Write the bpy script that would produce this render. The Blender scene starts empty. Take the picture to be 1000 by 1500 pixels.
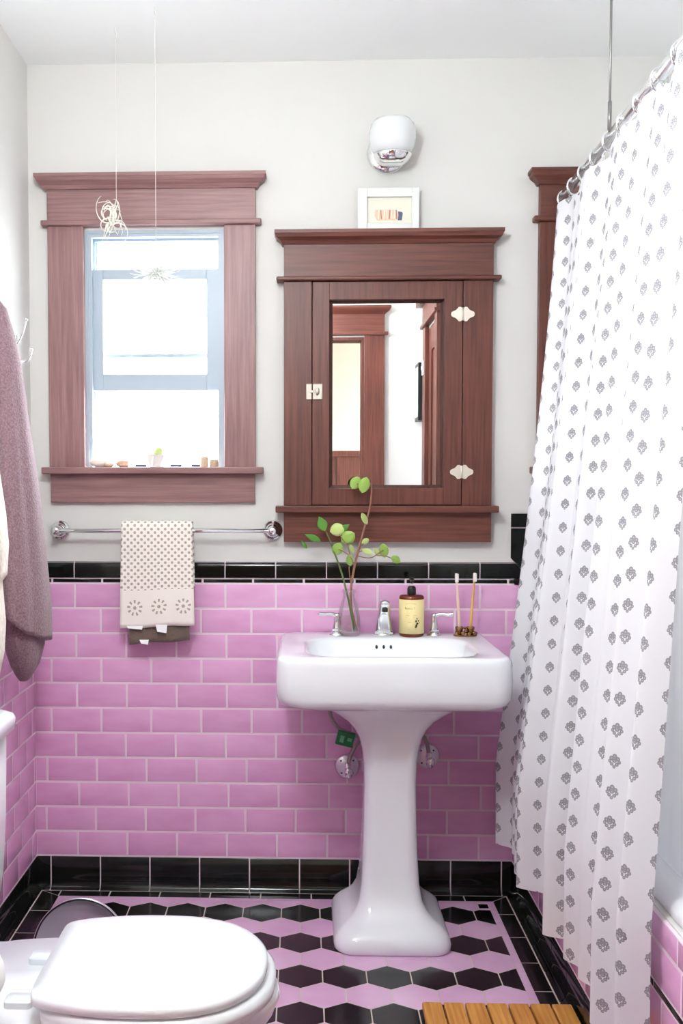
import bpy, bmesh, math, random
from mathutils import Vector, Matrix
random.seed(7)
C = bpy.context.scene.collection
PI = math.pi
sc = bpy.context.scene

# ------------------------------------------------------------------ materials
def newmat(name):
    m = bpy.data.materials.new(name); m.use_nodes = True
    nt = m.node_tree
    b = nt.nodes['Principled BSDF']
    return m, nt, b
def srgb(r, g, b):
    def f(c):
        c /= 255.0
        return c/12.92 if c <= .04045 else ((c+.055)/1.055)**2.4
    return (f(r), f(g), f(b), 1)
def noise_bump(nt, b, scale, strength, dist=.002, detail=3, stretch=None):
    tc = nt.nodes.new('ShaderNodeTexCoord'); n = nt.nodes.new('ShaderNodeTexNoise'); bp = nt.nodes.new('ShaderNodeBump')
    n.inputs['Scale'].default_value = scale; n.inputs['Detail'].default_value = detail
    bp.inputs['Strength'].default_value = strength; bp.inputs['Distance'].default_value = dist
    src = tc.outputs['Object']
    if stretch:
        mp = nt.nodes.new('ShaderNodeMapping'); mp.inputs['Scale'].default_value = stretch
        nt.links.new(src, mp.inputs[0]); src = mp.outputs[0]
    nt.links.new(src, n.inputs['Vector']); nt.links.new(n.outputs['Fac'], bp.inputs['Height']); nt.links.new(bp.outputs[0], b.inputs['Normal'])
    return n
def simple(name, col, rough=.5, metal=0, spec=.5, bump=None, coat=0):
    m, nt, b = newmat(name)
    b.inputs['Base Color'].default_value = col; b.inputs['Roughness'].default_value = rough
    b.inputs['Metallic'].default_value = metal; b.inputs['Specular IOR Level'].default_value = spec
    b.inputs['Coat Weight'].default_value = coat; b.inputs['Coat Roughness'].default_value = .05
    if bump: noise_bump(nt, b, *bump)
    return m
def tile_mat(name, c1, c2, rough, spec=.5):
    m, nt, b = newmat(name)
    g = nt.nodes.new('ShaderNodeNewGeometry'); r = nt.nodes.new('ShaderNodeValToRGB')
    r.color_ramp.elements[0].color = c1; r.color_ramp.elements[1].color = c2
    nt.links.new(g.outputs['Random Per Island'], r.inputs[0])
    tc = nt.nodes.new('ShaderNodeTexCoord'); n = nt.nodes.new('ShaderNodeTexNoise'); n.inputs['Scale'].default_value = 9
    mp = nt.nodes.new('ShaderNodeMapping'); mp.inputs['Scale'].default_value = (1, 1, 3)
    nt.links.new(tc.outputs['Object'], mp.inputs[0]); nt.links.new(mp.outputs[0], n.inputs['Vector'])
    mx = nt.nodes.new('ShaderNodeMix'); mx.data_type = 'RGBA'; mx.blend_type = 'SOFT_LIGHT'; mx.inputs[0].default_value = .35
    nt.links.new(r.outputs[0], mx.inputs[6]); nt.links.new(n.outputs['Fac'], mx.inputs[7])
    nt.links.new(mx.outputs[2], b.inputs['Base Color'])
    b.inputs['Roughness'].default_value = rough; b.inputs['Specular IOR Level'].default_value = spec
    bp = nt.nodes.new('ShaderNodeBump'); bp.inputs['Strength'].default_value = .12; bp.inputs['Distance'].default_value = .002
    n2 = nt.nodes.new('ShaderNodeTexNoise'); n2.inputs['Scale'].default_value = 26; n2.inputs['Detail'].default_value = 1
    nt.links.new(tc.outputs['Object'], n2.inputs['Vector']); nt.links.new(n2.outputs['Fac'], bp.inputs['Height']); nt.links.new(bp.outputs[0], b.inputs['Normal'])
    return m
def wood(name, dark, light, axis, rough=.42, scale=1.0):
    m, nt, b = newmat(name)
    tc = nt.nodes.new('ShaderNodeTexCoord'); mp = nt.nodes.new('ShaderNodeMapping')
    s = [38*scale]*3; s[axis] = 1.6*scale
    mp.inputs['Scale'].default_value = s
    n = nt.nodes.new('ShaderNodeTexNoise'); n.inputs['Scale'].default_value = 3.2; n.inputs['Detail'].default_value = 7; n.inputs['Roughness'].default_value = .62
    r = nt.nodes.new('ShaderNodeValToRGB'); r.color_ramp.elements[0].position = .32; r.color_ramp.elements[1].position = .72
    r.color_ramp.elements[0].color = dark; r.color_ramp.elements[1].color = light
    n3 = nt.nodes.new('ShaderNodeTexNoise'); n3.inputs['Scale'].default_value = 2.5
    hs = nt.nodes.new('ShaderNodeMix'); hs.data_type = 'RGBA'; hs.blend_type = 'SOFT_LIGHT'; hs.inputs[0].default_value = .5
    nt.links.new(tc.outputs['Object'], mp.inputs[0]); nt.links.new(mp.outputs[0], n.inputs['Vector']); nt.links.new(tc.outputs['Object'], n3.inputs['Vector'])
    nt.links.new(n.outputs['Fac'], r.inputs[0]); nt.links.new(r.outputs[0], hs.inputs[6]); nt.links.new(n3.outputs['Fac'], hs.inputs[7])
    nt.links.new(hs.outputs[2], b.inputs['Base Color'])
    b.inputs['Roughness'].default_value = rough
    bp = nt.nodes.new('ShaderNodeBump'); bp.inputs['Strength'].default_value = .12; bp.inputs['Distance'].default_value = .001
    nt.links.new(n.outputs['Fac'], bp.inputs['Height']); nt.links.new(bp.outputs[0], b.inputs['Normal'])
    return m
def glass(name, tint=(1, 1, 1, 1), refl=.6, rough=.0):
    m = bpy.data.materials.new(name); m.use_nodes = True; nt = m.node_tree; nt.nodes.clear()
    o = nt.nodes.new('ShaderNodeOutputMaterial'); mx = nt.nodes.new('ShaderNodeMixShader')
    t = nt.nodes.new('ShaderNodeBsdfTransparent'); g = nt.nodes.new('ShaderNodeBsdfGlossy'); f = nt.nodes.new('ShaderNodeLayerWeight')
    mt = nt.nodes.new('ShaderNodeMath'); mt.operation = 'MULTIPLY'; mt.inputs[1].default_value = refl
    f.inputs['Blend'].default_value = .35
    t.inputs[0].default_value = tint; g.inputs['Roughness'].default_value = rough
    nt.links.new(f.outputs['Fresnel'], mt.inputs[0]); nt.links.new(mt.outputs[0], mx.inputs[0])
    nt.links.new(t.outputs[0], mx.inputs[1]); nt.links.new(g.outputs[0], mx.inputs[2]); nt.links.new(mx.outputs[0], o.inputs[0])
    return m

M = {}
M['plaster'] = simple('warm_white_plaster', srgb(216, 215, 211), .75, bump=(60, .05))
M['ceiling'] = simple('ceiling_white', srgb(246, 249, 249), .8)
M['pink'] = tile_mat('pink_glazed_tile', srgb(222, 166, 207), srgb(232, 179, 218), .10, .5)
M['black'] = tile_mat('black_glazed_tile', srgb(10, 14, 12), srgb(22, 27, 23), .10, .4)
M['grout'] = simple('pale_grout', srgb(232, 214, 224), .9)
M['floor_grout'] = simple('floor_grout', srgb(196, 184, 176), .9)
M['hexpink'] = tile_mat('pink_floor_tile', srgb(214, 172, 206), srgb(224, 186, 216), .14, .6)
M['hexblack'] = tile_mat('black_floor_tile', srgb(14, 16, 14), srgb(30, 30, 27), .16, .5)
WD, WL = srgb(80, 40, 32), srgb(118, 66, 52)
M['wood_v'] = wood('stained_wood_vertical', WD, WL, 2)
M['wood_h'] = wood('stained_wood_horizontal', WD, WL, 0)
M['wood_y'] = wood('stained_wood_depth', WD, WL, 1)
VD, VL = srgb(122, 86, 86), srgb(154, 116, 114)  # same stained wood, lightened and mauved to carry the window's haze
M['wwood_v'] = wood('hazed_wood_vertical', VD, VL, 2)
M['wwood_h'] = wood('hazed_wood_horizontal', VD, VL, 0)
M['sash'] = simple('hazed_sash', srgb(168, 182, 194), .35)  # pale grey-blue is bright window haze put into the sash colour
M['porcelain'] = simple('white_porcelain', srgb(233, 236, 240), .09, spec=.5, coat=.3)
M['seat'] = simple('white_gloss_plastic', srgb(222, 226, 229), .12)
M['chrome'] = simple('chrome', (.86, .87, .88, 1), .06, 1)
M['latch_silver'] = simple('worn_silver', srgb(178, 172, 160), .35, .85, bump=(500, .3))
M['rod_chrome'] = simple('soft_chrome', (.88, .89, .90, 1), .22, 1)
M['nickel'] = simple('antique_nickel', srgb(214, 208, 196), .3, 1, bump=(300, .3))
M['silver_cast'] = simple('cast_silver_paint', srgb(226, 220, 205), .35, .6, bump=(400, .3))
M['steel'] = simple('brushed_steel', (.86, .85, .89, 1), .36, 1)
M['braid'] = simple('braided_steel_hose', srgb(165, 158, 150), .35, .9, bump=(900, .6))
M['mirror'] = simple('mirror_silver', (.95, .96, .96, 1), .005, 1)
M['glass'] = glass('clear_glass', (.985, .99, .985, 1), .4)
M['pane'] = glass('window_glass', (.97, .98, .98, 1), .35)
M['water'] = glass('water', (.985, .975, .96, 1), .2)
M['amber'] = simple('amber_plastic', srgb(110, 42, 22), .12, spec=.6)
M['label'] = simple('cream_paper_label', srgb(240, 222, 160), .6)
M['ink'] = simple('grey_olive_ink', srgb(170, 156, 108), .7)
M['darkink'] = simple('dark_ink', srgb(60, 58, 44), .7)
M['blackplastic'] = simple('black_plastic', srgb(26, 30, 30), .35)
M['whiteplastic'] = simple('white_plastic', srgb(238, 236, 232), .4)
M['green'] = simple('green_plastic_tag', srgb(16, 128, 66), .35)
M['greenlight'] = simple('pale_green_print', srgb(110, 190, 140), .5)
M['bamboo'] = wood('bamboo', srgb(214, 160, 84), srgb(236, 190, 118), 2, .5, .6)
M['palehandle'] = simple('pale_bamboo', srgb(236, 206, 178), .5)
M['bristle'] = simple('white_bristles', srgb(244, 240, 232), .8, bump=(900, .6))
M['bronze'] = simple('bronze', srgb(150, 112, 70), .25, .95, bump=(160, .5))
M['teak'] = wood('teak_slat', srgb(168, 108, 40), srgb(222, 160, 82), 1, .5, .8)
M['frame_white'] = simple('white_frame_paint', srgb(224, 226, 224), .45)
M['mat_cream'] = simple('cream_picture_mat', srgb(226, 224, 208), .8)
M['peach'] = simple('peach_watercolour', srgb(228, 196, 172), .8)
M['stripe'] = simple('pale_stripe', srgb(244, 232, 218), .8)
M['brownstripe'] = simple('brown_stripe', srgb(172, 132, 104), .8)
M['navy'] = simple('navy_watercolour', srgb(92, 96, 122), .8)
M['black_frame'] = simple('black_frame', srgb(22, 26, 26), .4)
M['milk_glass'] = simple('milk_glass', srgb(222, 226, 226), .08, coat=.4)
M['string'] = simple('white_string', srgb(214, 210, 202), .8)
M['darkstring'] = simple('grey_rod', srgb(150, 148, 146), .35, .8)
M['airplant'] = simple('silvery_air_plant', srgb(226, 224, 214), .7)
M['airplant_white'] = simple('white_air_plant', srgb(232, 236, 232), .7)
M['leaf'] = simple('leaf_lime', srgb(150, 186, 88), .4)
M['leafpale'] = simple('leaf_pale', srgb(188, 208, 128), .4)
M['leafdark'] = simple('leaf_green', srgb(92, 150, 58), .4)
M['stem_brown'] = simple('stem_pinkish_brown', srgb(150, 104, 84), .6)
M['stem_green'] = simple('stem_green', srgb(96, 118, 66), .5)
M['shell'] = simple('white_shell', srgb(236, 226, 216), .5, bump=(120, .3))
M['rockpink'] = simple('pinkish_stone', srgb(214, 178, 158), .7, bump=(90, .6))
M['pot'] = simple('white_ceramic', srgb(230, 228, 224), .4)
M['cactus'] = simple('cactus_yellow_green', srgb(176, 190, 112), .6, bump=(200, .6))
M['cork'] = simple('tan_cork', srgb(200, 176, 150), .8, bump=(200, .3))
M['steel_dark'] = simple('dark_metal', srgb(70, 74, 100), .4, .7)
M['paper'] = simple('toilet_paper', srgb(244, 243, 240), .9)
M['cardboard'] = simple('cardboard', srgb(206, 176, 146), .9)
M['soil'] = simple('soil', srgb(80, 66, 54), .9)
M['hallwall'] = simple('hall_cream', srgb(222, 217, 206), .8)
M['hallfloor'] = simple('hall_floor_brown', srgb(132, 92, 62), .5)
M['aerator'] = simple('dark_aerator', srgb(50, 54, 54), .4, .5)
def fuzzy(name, c1, c2, scale, strength):
    m, nt, b = newmat(name)
    b.inputs['Roughness'].default_value = .95; b.inputs['Specular IOR Level'].default_value = .1
    b.inputs['Sheen Weight'].default_value = .35; b.inputs['Sheen Roughness'].default_value = .5
    n = noise_bump(nt, b, scale, strength, .004, 4)
    r = nt.nodes.new('ShaderNodeValToRGB'); r.color_ramp.elements[0].color = c1; r.color_ramp.elements[1].color = c2
    r.color_ramp.elements[0].position = .3; r.color_ramp.elements[1].position = .7
    nt.links.new(n.outputs['Fac'], r.inputs[0]); nt.links.new(r.outputs[0], b.inputs['Base Color'])
    return m
M['purple'] = fuzzy('mauve_terry', srgb(122, 94, 102), srgb(158, 130, 138), 220, .8)
M['hem'] = fuzzy('mauve_hem', srgb(168, 138, 148), srgb(190, 164, 172), 300, .3)
M['robe'] = fuzzy('cream_fleece', srgb(222, 206, 186), srgb(246, 238, 226), 70, 1.0)
M['taupe'] = fuzzy('taupe_cotton', srgb(106, 92, 82), srgb(126, 112, 100), 400, .4)
M['whitecloth'] = simple('white_cloth_tag', srgb(240, 240, 242), .8)

# -- procedural cloth helpers (UV based)
def mnode(nt, op, a, b=None, c=None):
    n = nt.nodes.new('ShaderNodeMath'); n.operation = op
    for i, v in enumerate((a, b, c)):
        if v is None: continue
        if isinstance(v, (int, float)): n.inputs[i].default_value = v
        else: nt.links.new(v, n.inputs[i])
    return n.outputs[0]
def lace_mat():
    m, nt, b = newmat('lace_towel_cream')
    uv = nt.nodes.new('ShaderNodeUVMap'); sx = nt.nodes.new('ShaderNodeSeparateXYZ'); nt.links.new(uv.outputs[0], sx.inputs[0])
    U, V = sx.outputs[0], sx.outputs[1]
    p, q = .0200, .0195
    def lattice(ou, ov):
        lu = mnode(nt, 'SUBTRACT', mnode(nt, 'FRACT', mnode(nt, 'ADD', mnode(nt, 'DIVIDE', U, p), ou)), .5)
        lv = mnode(nt, 'SUBTRACT', mnode(nt, 'FRACT', mnode(nt, 'ADD', mnode(nt, 'DIVIDE', V, q), ov)), .5)
        d = mnode(nt, 'ADD', mnode(nt, 'MULTIPLY', lu, lu), mnode(nt, 'MULTIPLY', lv, lv))
        return mnode(nt, 'LESS_THAN', d, .040)
    dots = mnode(nt, 'MAXIMUM', lattice(0, 0), lattice(.5, .5))
    # the plain lattice covers the cloth above the flower border
    dots = mnode(nt, 'MULTIPLY', dots, mnode(nt, 'GREATER_THAN', V, .108))
    # flower border: openwork flowers near the hem
    fl = None
    per = .072
    fu = mnode(nt, 'MULTIPLY', mnode(nt, 'SUBTRACT', mnode(nt, 'FRACT', mnode(nt, 'ADD', mnode(nt, 'DIVIDE', U, per), -.04)), .5), per)
    fv = mnode(nt, 'SUBTRACT', V, .058)
    rr = mnode(nt, 'SQRT', mnode(nt, 'ADD', mnode(nt, 'MULTIPLY', fu, fu), mnode(nt, 'MULTIPLY', fv, fv)))
    th = mnode(nt, 'ARCTAN2', fv, fu)
    pet = mnode(nt, 'GREATER_THAN', mnode(nt, 'SINE', mnode(nt, 'MULTIPLY', th, 9.0)), .25)
    ring = mnode(nt, 'MULTIPLY', mnode(nt, 'GREATER_THAN', rr, .0135), mnode(nt, 'LESS_THAN', rr, .0225))
    core = mnode(nt, 'LESS_THAN', rr, .0050)
    fl = mnode(nt, 'MAXIMUM', mnode(nt, 'MULTIPLY', pet, ring), core)
    allm = mnode(nt, 'MAXIMUM', dots, fl)
    mx = nt.nodes.new('ShaderNodeMix'); mx.data_type = 'RGBA'
    mx.inputs[6].default_value = srgb(240, 234, 226); mx.inputs[7].default_value = srgb(176, 165, 153)
    nt.links.new(allm, mx.inputs[0]); nt.links.new(mx.outputs[2], b.inputs['Base Color'])
    b.inputs['Roughness'].default_value = .9; b.inputs['Specular IOR Level'].default_value = .1
    bp = nt.nodes.new('ShaderNodeBump'); bp.inputs['Strength'].default_value = .5; bp.inputs['Distance'].default_value = .002; bp.invert = True
    nt.links.new(allm, bp.inputs['Height']); nt.links.new(bp.outputs[0], b.inputs['Normal'])
    return m
M['lace'] = lace_mat()
def curtain_mat(name, motifs=True, trans=.22):
    m = bpy.data.materials.new(name); m.use_nodes = True; nt = m.node_tree; nt.nodes.clear()
    o = nt.nodes.new('ShaderNodeOutputMaterial'); mx = nt.nodes.new('ShaderNodeMixShader'); mx.inputs[0].default_value = trans
    d = nt.nodes.new('ShaderNodeBsdfDiffuse'); t = nt.nodes.new('ShaderNodeBsdfTranslucent')
    white = srgb(232, 232, 235) if motifs else srgb(250, 249, 252)
    d.inputs[0].default_value = white; t.inputs[0].default_value = white
    nt.links.new(d.outputs[0], mx.inputs[1]); nt.links.new(t.outputs[0], mx.inputs[2]); nt.links.new(mx.outputs[0], o.inputs[0])
    if motifs:
        uv = nt.nodes.new('ShaderNodeUVMap'); sx = nt.nodes.new('ShaderNodeSeparateXYZ'); nt.links.new(uv.outputs[0], sx.inputs[0])
        U, V = sx.outputs[0], sx.outputs[1]
        PU, PV = .094, .058      # half-drop lattice of sprigs
        blobs = [(0, .0115, .0045, .0055), (-.0062, .0065, .0042, .0050), (.0062, .0065, .0042, .0050), (0, .0015, .0046, .0044),
                 (-.0090, -.0005, .0034, .0042), (.0090, -.0005, .0034, .0042), (-.0048, -.0065, .0036, .0040), (.0048, -.0065, .0036, .0040),
                 (0, -.0120, .0030, .0036)]
        res = None
        for (ou, ov) in ((0, 0), (.5, .5)):
            lu = mnode(nt, 'MULTIPLY', mnode(nt, 'SUBTRACT', mnode(nt, 'FRACT', mnode(nt, 'ADD', mnode(nt, 'DIVIDE', U, PU), ou)), .5), PU)
            lv = mnode(nt, 'MULTIPLY', mnode(nt, 'SUBTRACT', mnode(nt, 'FRACT', mnode(nt, 'ADD', mnode(nt, 'DIVIDE', V, PV), ov)), .5), PV)
            for (bx, by, ax, ay) in [tuple(q*.84 for q in b_) for b_ in blobs]:
                ex = mnode(nt, 'DIVIDE', mnode(nt, 'SUBTRACT', lu, bx), ax)
                ey = mnode(nt, 'DIVIDE', mnode(nt, 'SUBTRACT', lv, by), ay)
                dd = mnode(nt, 'ADD', mnode(nt, 'MULTIPLY', ex, ex), mnode(nt, 'MULTIPLY', ey, ey))
                k = mnode(nt, 'LESS_THAN', dd, 1.0)
                # a paler heart in each petal
                k = mnode(nt, 'SUBTRACT', k, mnode(nt, 'MULTIPLY', mnode(nt, 'LESS_THAN', dd, .18), .30))
                res = k if res is None else mnode(nt, 'MAXIMUM', res, k)
        mc = nt.nodes.new('ShaderNodeMix'); mc.data_type = 'RGBA'
        mc.inputs[6].default_value = white; mc.inputs[7].default_value = srgb(150, 148, 153)
        nt.links.new(res, mc.inputs[0])
        nt.links.new(mc.outputs[2], d.inputs[0]); nt.links.new(mc.outputs[2], t.inputs[0])
    return m
M['curtain'] = curtain_mat('sprigged_curtain')
M['liner'] = curtain_mat('white_liner', False, .55)

# ------------------------------------------------------------------ mesh helpers
class MB:
    def __init__(s): s.v = []; s.f = []; s.uv = None
    def add(s, verts, faces):
        o = len(s.v); s.v += [tuple(p) for p in verts]; s.f += [tuple(i+o for i in f) for f in faces]
    def box(s, x0, x1, y0, y1, z0, z1):
        s.add([(x0,y0,z0),(x1,y0,z0),(x1,y1,z0),(x0,y1,z0),(x0,y0,z1),(x1,y0,z1),(x1,y1,z1),(x0,y1,z1)],
              [(0,3,2,1),(4,5,6,7),(0,1,5,4),(1,2,6,5),(2,3,7,6),(3,0,4,7)])
        return s
    def loft(s, rings, cap0=True, cap1=True, closed=True):
        n = len(rings[0]); vs = [p for r in rings for p in r]; fs = []
        for i in range(len(rings)-1):
            for j in range(n if closed else n-1):
                k = (j+1) % n
                fs.append((i*n+j, i*n+k, (i+1)*n+k, (i+1)*n+j))
        if cap0: fs.append(tuple(range(n))[::-1])
        if cap1: fs.append(tuple((len(rings)-1)*n+j for j in range(n)))
        s.add(vs, fs); return s
    def tube(s, pts, r, n=10, caps=True):
        pts = [Vector(p) for p in pts]; rs = r if isinstance(r, (list, tuple)) else [r]*len(pts)
        rings = []; up = None
        for i, p in enumerate(pts):
            t = (pts[min(i+1, len(pts)-1)] - pts[max(i-1, 0)]).normalized()
            if up is None:
                up = Vector((0,0,1)) if abs(t.z) < .9 else Vector((1,0,0))
            a = up - t*up.dot(t)
            if a.length < 1e-6: a = Vector((1,0,0)) - t*t.x
            a.normalize(); b = t.cross(a); up = a
            rings.append([p + (a*math.cos(2*PI*j/n) + b*math.sin(2*PI*j/n))*rs[i] for j in range(n)])
        return s.loft(rings, caps, caps)
    def lathe(s, prof, c=(0,0,0), n=32, axis='z', cap0=True, cap1=True):
        rings = []
        for (r, h) in prof:
            ring = []
            for j in range(n):
                a = 2*PI*j/n; u, v = r*math.cos(a), r*math.sin(a)
                if axis == 'z': p = (c[0]+u, c[1]+v, c[2]+h)
                elif axis == 'y': p = (c[0]+u, c[1]+h, c[2]+v)
                else: p = (c[0]+h, c[1]+u, c[2]+v)
                ring.append(p)
            rings.append(ring)
        return s.loft(rings, cap0, cap1)
    def prism(s, poly, fr, h0, h1):
        """polygon in (u,v), extruded along h through frame fr(u,v,h)"""
        return s.loft([[fr(u, v, h0) for u, v in poly], [fr(u, v, h1) for u, v in poly]])
    def tile(s, poly, fr, h, inset=.0022, base=0.0):
        ins = inset_poly(poly, inset*.35); ins2 = inset_poly(poly, inset)
        return s.loft([[fr(u,v,base) for u,v in poly], [fr(u,v,h*.72) for u,v in poly], [fr(u,v,h*.93) for u,v in ins], [fr(u,v,h) for u,v in ins2]])
    def ball(s, c, rx, ry=None, rz=None, nu=14, nv=9, jit=0):
        ry = ry or rx; rz = rz or rx; rings = []
        for i in range(nv+1):
            a = -PI/2 + PI*i/nv; cr = max(math.cos(a), .02)
            rings.append([(c[0]+rx*cr*math.cos(2*PI*j/nu)*(1+random.uniform(-jit, jit)), c[1]+ry*cr*math.sin(2*PI*j/nu)*(1+random.uniform(-jit, jit)), c[2]+rz*math.sin(a)*(1+random.uniform(-jit, jit))) for j in range(nu)])
        return s.loft(rings)
    def build(s, name, mat, parent=None, smooth=False, bevel=0, segs=2, auto=None):
        me = bpy.data.meshes.new(name); me.from_pydata(s.v, [], s.f); me.update()
        bm = bmesh.new(); bm.from_mesh(me); bmesh.ops.recalc_face_normals(bm, faces=bm.faces); bm.to_mesh(me); bm.free()
        me.materials.append(mat)
        o = bpy.data.objects.new(name, me); C.objects.link(o)
        if s.uv:
            ul = me.uv_layers.new(name='UVMap')
            for l in me.loops: ul.data[l.index].uv = s.uv[l.vertex_index]
        if smooth or auto:
            for p in me.polygons: p.use_smooth = True
        if auto:
            try: me.set_sharp_from_angle(angle=math.radians(auto))
            except Exception: pass
        if bevel:
            b = o.modifiers.new('bevel', 'BEVEL'); b.width = bevel; b.segments = segs; b.limit_method = 'ANGLE'; b.angle_limit = math.radians(40)
        if parent:
            bpy.context.view_layer.update()
            o.parent = parent; o.matrix_parent_inverse = parent.matrix_world.inverted()
        return o
def inset_poly(poly, d):
    n = len(poly); A = sum(poly[i][0]*poly[(i+1)%n][1]-poly[(i+1)%n][0]*poly[i][1] for i in range(n)); sg = 1 if A > 0 else -1
    L = []
    for i in range(n):
        x0, y0 = poly[i]; x1, y1 = poly[(i+1)%n]; dx, dy = x1-x0, y1-y0; l = math.hypot(dx, dy) or 1e-9
        nx, ny = -dy/l*sg, dx/l*sg
        L.append((nx, ny, nx*x0+ny*y0+d))
    out = []
    for i in range(n):
        a, b = L[i-1], L[i]; det = a[0]*b[1]-a[1]*b[0]
        if abs(det) < 1e-9: out.append((poly[i][0]+b[0]*d, poly[i][1]+b[1]*d))
        else: out.append(((a[2]*b[1]-b[2]*a[1])/det, (a[0]*b[2]-b[0]*a[2])/det))
    return out
def clip(poly, f):
    """keep where f(p) >= 0 (f linear)"""
    out = []
    for i in range(len(poly)):
        p, q = poly[i], poly[(i+1) % len(poly)]; a, b = f(p), f(q)
        if a >= 0: out.append(p)
        if a*b < 0:
            t = a/(a-b); out.append((p[0]+(q[0]-p[0])*t, p[1]+(q[1]-p[1])*t))
    # drop doubles
    r = []
    for p in out:
        if not r or math.hypot(p[0]-r[-1][0], p[1]-r[-1][1]) > 1e-5: r.append(p)
    if len(r) > 1 and math.hypot(r[0][0]-r[-1][0], r[0][1]-r[-1][1]) < 1e-5: r.pop()
    return r
def area(poly): return abs(sum(poly[i][0]*poly[(i+1)%len(poly)][1]-poly[(i+1)%len(poly)][0]*poly[i][1] for i in range(len(poly))))/2
def rect(x0, x1, y0, y1): return [(x0,y0),(x1,y0),(x1,y1),(x0,y1)]
def rrect(x0, x1, y0, y1, r, z, k=7):
    r = min(r, (x1-x0)/2-1e-4, (y1-y0)/2-1e-4); pts = []
    for cx, cy, a0 in ((x1-r,y1-r,0),(x0+r,y1-r,PI/2),(x0+r,y0+r,PI),(x1-r,y0+r,1.5*PI)):
        for i in range(k+1):
            a = a0 + PI/2*i/k; pts.append((cx+r*math.cos(a), cy+r*math.sin(a), z))
    return pts
def empty(name, loc=(0,0,0)):
    o = bpy.data.objects.new(name, None); o.location = loc; o.empty_display_size = .05; C.objects.link(o)
    bpy.context.view_layer.update(); return o
def tag(o, label, cat, group=None):
    o['label'] = label; o['category'] = cat
    if group: o['group'] = group
    return o
def thing(name, label, cat, loc=(0,0,0), group=None): return tag(empty(name, loc), label, cat, group)
def struct(o): o['kind'] = 'structure'; return o
def spline(pts, n=8):
    """Catmull-Rom through points"""
    P = [Vector(p) for p in pts]; out = []
    for i in range(len(P)-1):
        p0 = P[max(i-1,0)]; p1 = P[i]; p2 = P[i+1]; p3 = P[min(i+2,len(P)-1)]
        for j in range(n):
            t = j/n
            out.append(.5*((2*p1)+(p2-p0)*t+(2*p0-5*p1+4*p2-p3)*t*t+(3*p1-p0-3*p2+p3)*t**3))
    out.append(P[-1]); return out

# ------------------------------------------------------------------ room dimensions (metres, from tile counts)
XL, XA, XR = -.088, 1.372, 2.14      # left wall, tub apron face, alcove far wall
CEIL = 2.485
YF = -2.33                            # inner face of the wall with the doorway
Z0, ROW, COL = .1029, .0762, .1524    # first pink row, row and column pitch
ZL = Z0 + 11*ROW                      # underside of the liner .9411
W1 = (.080, .499, 1.292, 1.998)       # window openings x0,x1,z0,z1
W2 = (1.530, 1.949, 1.292, 1.998)

def wall_with_hole(name, x0, x1, z0, z1, y0, y1, holes, mat):
    m = MB(); xs = x0
    for (a, b, c, d) in holes:
        m.box(xs, a, y0, y1, z0, z1); m.box(a, b, y0, y1, z0, c); m.box(a, b, y0, y1, d, z1); xs = b
    m.box(xs, x1, y0, y1, z0, z1)
    return struct(m.build(name, mat))
wb = wall_with_hole('wall_back', XL-.12, XR+.12, 0, CEIL, 0, .14, [W1, W2], M['plaster'])
wl = struct(MB().box(XL-.12, XL, YF-.12, 0, 0, CEIL).build('wall_left', M['plaster']))
wf = wall_with_hole('wall_front', XL, 1.345, 0, CEIL, YF-.12, YF, [(.12, 1.05, -.001, 1.998)], M['plaster'])
ws = MB().box(1.345, 1.465, YF-.12, -2.02, 0, CEIL).box(1.345, 1.465, -1.66, -1.60, 0, CEIL).box(1.345, 1.465, -2.02, -1.66, 1.998, CEIL)
struct(ws.build('wall_right', M['plaster']))
struct(MB().box(1.345, XR+.12, -1.60, -1.55, 0, CEIL).build('wall_alcove_end', M['plaster']))
wr = struct(MB().box(XR, XR+.12, -1.55, 0, 0, CEIL).build('wall_alcove', M['plaster']))
struct(MB().box(XL-.12, XR+.12, YF-.12, .14, CEIL, CEIL+.1).build('ceiling', M['ceiling']))
fl = struct(MB().box(XL-.12, XR+.12, YF-.12, .14, -.1, .0003).build('floor', M['floor_grout']))
# the hall seen in the mirror
struct(MB().box(-2.2, 3.2, -5.0, YF-.12, -.1, 0).build('floor_hall', M['hallfloor']))
struct(MB().box(-2.2, 3.2, -5.1, -5.0, 0, 2.6).build('wall_hall', M['hallwall']))
struct(MB().box(-2.2, 3.2, -5.1, YF-.12, 2.6, 2.7).build('ceiling_hall', M['hallwall']))
struct(MB().box(-2.2, XL-.12, YF-.12, YF-.02, 0, 2.6).box(1.465, 3.2, YF-.12, YF-.02, 0, 2.6).box(XL-.12, 1.465, YF-.12, YF-.02, CEIL+.1, 2.6).build('wall_hall_near', M['hallwall']))
struct(MB().box(3.2, 3.3, -5.0, -4.5, 0, 2.6).box(3.2, 3.3, -3.0, YF-.12, 0, 2.6).box(3.2, 3.3, -4.5, -3.0, 0, .7).box(3.2, 3.3, -4.5, -3.0, 2.2, 2.6).build('wall_hall_side', M['hallwall']))
struct(MB().box(-2.3, -2.2, -5.0, YF-.12, 0, 2.6).build('wall_hall_end', M['hallwall']))
hp = MB().box(-2.2, 3.2, -5.0, -4.985, 0, 1.46).box(-2.2, 3.2, -5.0, -4.96, 1.46, 1.50)
for i in range(14): hp.box(-2.2+i*.4, -2.2+i*.4+.09, -4.99, -4.975, .1, 1.46)
struct(hp.build('trim_1', M['wood_v']))

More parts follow.
